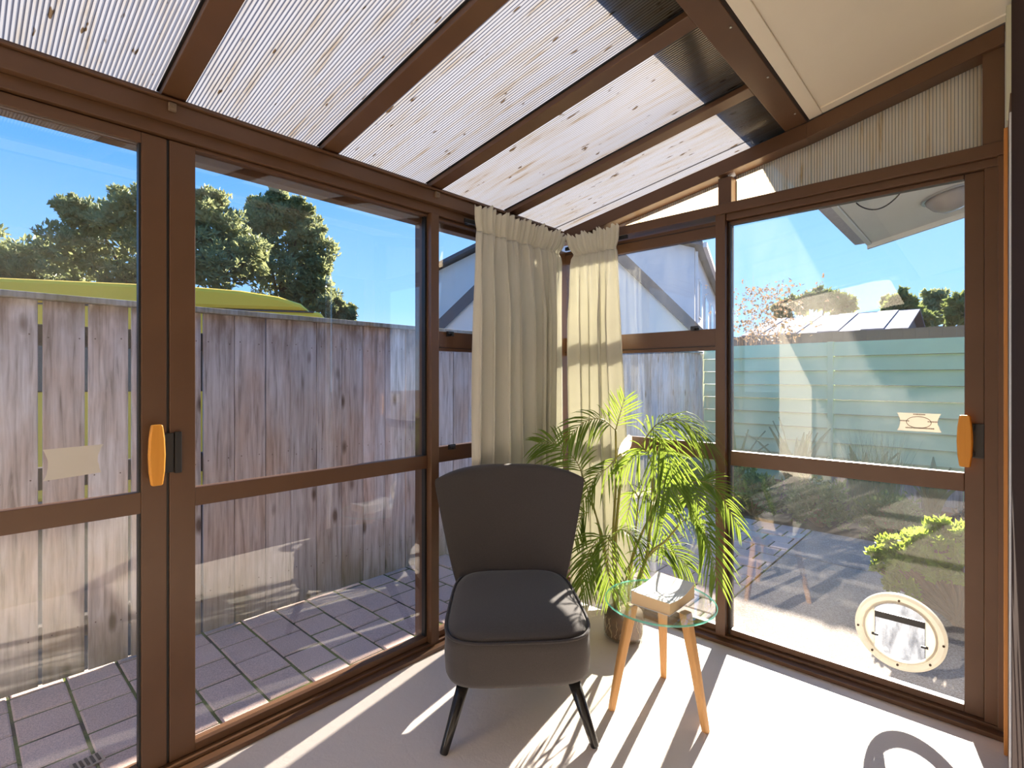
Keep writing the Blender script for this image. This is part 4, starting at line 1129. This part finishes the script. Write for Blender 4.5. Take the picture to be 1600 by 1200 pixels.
# canes
stem([base(-.02, .02), at(958, 850, 2.48), at(962, 760, 2.47), at(962, 672, 2.46)], .008, .005)
stem([base(-.01, .04), at(962, 840, 2.50), at(970, 745, 2.50), at(975, 700, 2.50)], .008, .006)
stem([base(.03, -.01), at(1008, 880, 2.40), at(1018, 800, 2.38), at(1020, 720, 2.36)], .008, .006)
stem([base(.01, -.02), at(985, 890, 2.42), at(1000, 840, 2.40), at(1022, 795, 2.38)], .007, .005)
stem([base(.04, 0), at(1012, 870, 2.36), at(1040, 845, 2.33), at(1066, 814, 2.30)], .006, .004)
stem([base(-.03, 0), at(945, 870, 2.48), at(930, 800, 2.50), at(912, 748, 2.50)], .005, .003)
stem([base(-.03, .03), at(942, 845, 2.50), at(925, 790, 2.50), at(908, 770, 2.52)], .005, .003)
stem([base(0, .03), at(990, 860, 2.52), at(994, 820, 2.52), at(998, 775, 2.52)], .005, .0035)
# fronds
frond([at(962, 672, 2.46), at(940, 655, 2.43), at(912, 660, 2.40), at(882, 690, 2.38)], 17, .15, cam_n*.6+up_n*.6, .5, 1)
frond([at(962, 672, 2.46), at(968, 650, 2.48), at(976, 622, 2.50)], 9, .12, cam_n, .1, 2)
frond([at(912, 748, 2.50), at(900, 720, 2.53), at(872, 695, 2.54), at(842, 692, 2.54)], 18, .165, cam_n, .35, 3)
frond([at(972, 705, 2.47), at(950, 730, 2.43), at(930, 745, 2.45), at(910, 785, 2.46)], 15, .12, cam_n*.5+up_n*.7, .45, 4)
frond([at(920, 800, 2.48), at(908, 808, 2.46), at(898, 845, 2.45)], 10, .11, cam_n, .3, 5)
frond([at(955, 845, 2.42), at(938, 838, 2.38), at(918, 870, 2.40), at(906, 915, 2.40)], 17, .15, cam_n, .45, 6)
frond([at(955, 845, 2.42), at(952, 838, 2.36), at(950, 880, 2.30), at(955, 925, 2.28)], 17, .15, cam_n, .35, 7)
frond([at(955, 845, 2.42), at(968, 828, 2.38), at(985, 834, 2.34), at(1002, 850, 2.32)], 13, .11, up_n, .6, 8)
frond([at(1005, 690, 2.40), at(1028, 662, 2.36), at(1062, 656, 2.32), at(1100, 685, 2.28)], 19, .19, up_n*.8+cam_n*.3, .75, 9)
frond([at(1003, 695, 2.40), at(1020, 672, 2.34), at(1040, 698, 2.28), at(1050, 740, 2.26)], 17, .215, mid_n, .65, 10)
frond([at(1020, 720, 2.36), at(1026, 705, 2.30), at(1036, 745, 2.26), at(1042, 790, 2.25)], 15, .20, cam_n, .5, 11)
frond([at(1020, 725, 2.36), at(1005, 700, 2.38), at(990, 715, 2.40), at(968, 735, 2.42)], 13, .12, mid_n, .5, 12)
frond([at(1022, 770, 2.36), at(1050, 742, 2.32), at(1085, 775, 2.28), at(1110, 850, 2.26)], 19, .15, cam_n*.7+up_n*.5, .4, 13)
frond([at(1060, 765, 2.32), at(1090, 752, 2.28), at(1120, 765, 2.25), at(1156, 826, 2.22)], 18, .115, cam_n*.8+up_n*.4, .35, 14, start=.34)
frond([at(1066, 814, 2.30), at(1088, 812, 2.28), at(1108, 850, 2.26), at(1122, 912, 2.25)], 18, .15, cam_n*.8+up_n*.3, .45, 15)
frond([at(1012, 872, 2.38), at(1030, 856, 2.35), at(1050, 862, 2.32), at(1075, 885, 2.30)], 15, .14, mid_n, .5, 16)
frond([at(998, 775, 2.52), at(1008, 768, 2.46), at(1026, 800, 2.42), at(1038, 850, 2.40)], 16, .15, cam_n, .4, 17)
frond([at(998, 778, 2.52), at(990, 768, 2.54), at(984, 790, 2.54), at(978, 815, 2.54)], 9, .09, cam_n, .3, 18)
frond([at(1066, 812, 2.30), at(1058, 795, 2.32), at(1062, 775, 2.34), at(1078, 735, 2.34)], 11, .10, cam_n, .1, 19)
frond([at(935, 860, 2.44), at(925, 880, 2.42), at(912, 930, 2.42)], 12, .11, cam_n, .4, 20)
frond([at(1005, 880, 2.42), at(1000, 862, 2.40), at(1000, 880, 2.36), at(1004, 905, 2.34)], 9, .08, mid_n, .4, 21)
def bract(a, b, w_):
    a, b = Vector(a), Vector(b); d = (b-a); s_ = d.cross(Vector((CA, SA, 0))).normalized(); n_ = d.cross(s_).normalized()
    vs = []
    for i in range(6):
        f = i/5; hw = w_*math.sin(PI*(.12+.80*f))**.8; c = a+d*f+n_*.01*math.sin(PI*f)
        vs += [c-s_*hw, c+n_*hw*.6, c+s_*hw]
    m = MB(); m.add(vs, [(3*i+j, 3*i+j+1, 3*i+4+j, 3*i+3+j) for i in range(5) for j in (0, 1)])
    m.build('sheath', BRACT, PT)['label'] = 'dry papery leaf sheath'
bract(at(969, 712, 2.47), at(985, 680, 2.44), .024)
bract(at(1020, 800, 2.37), at(1030, 758, 2.35), .015)
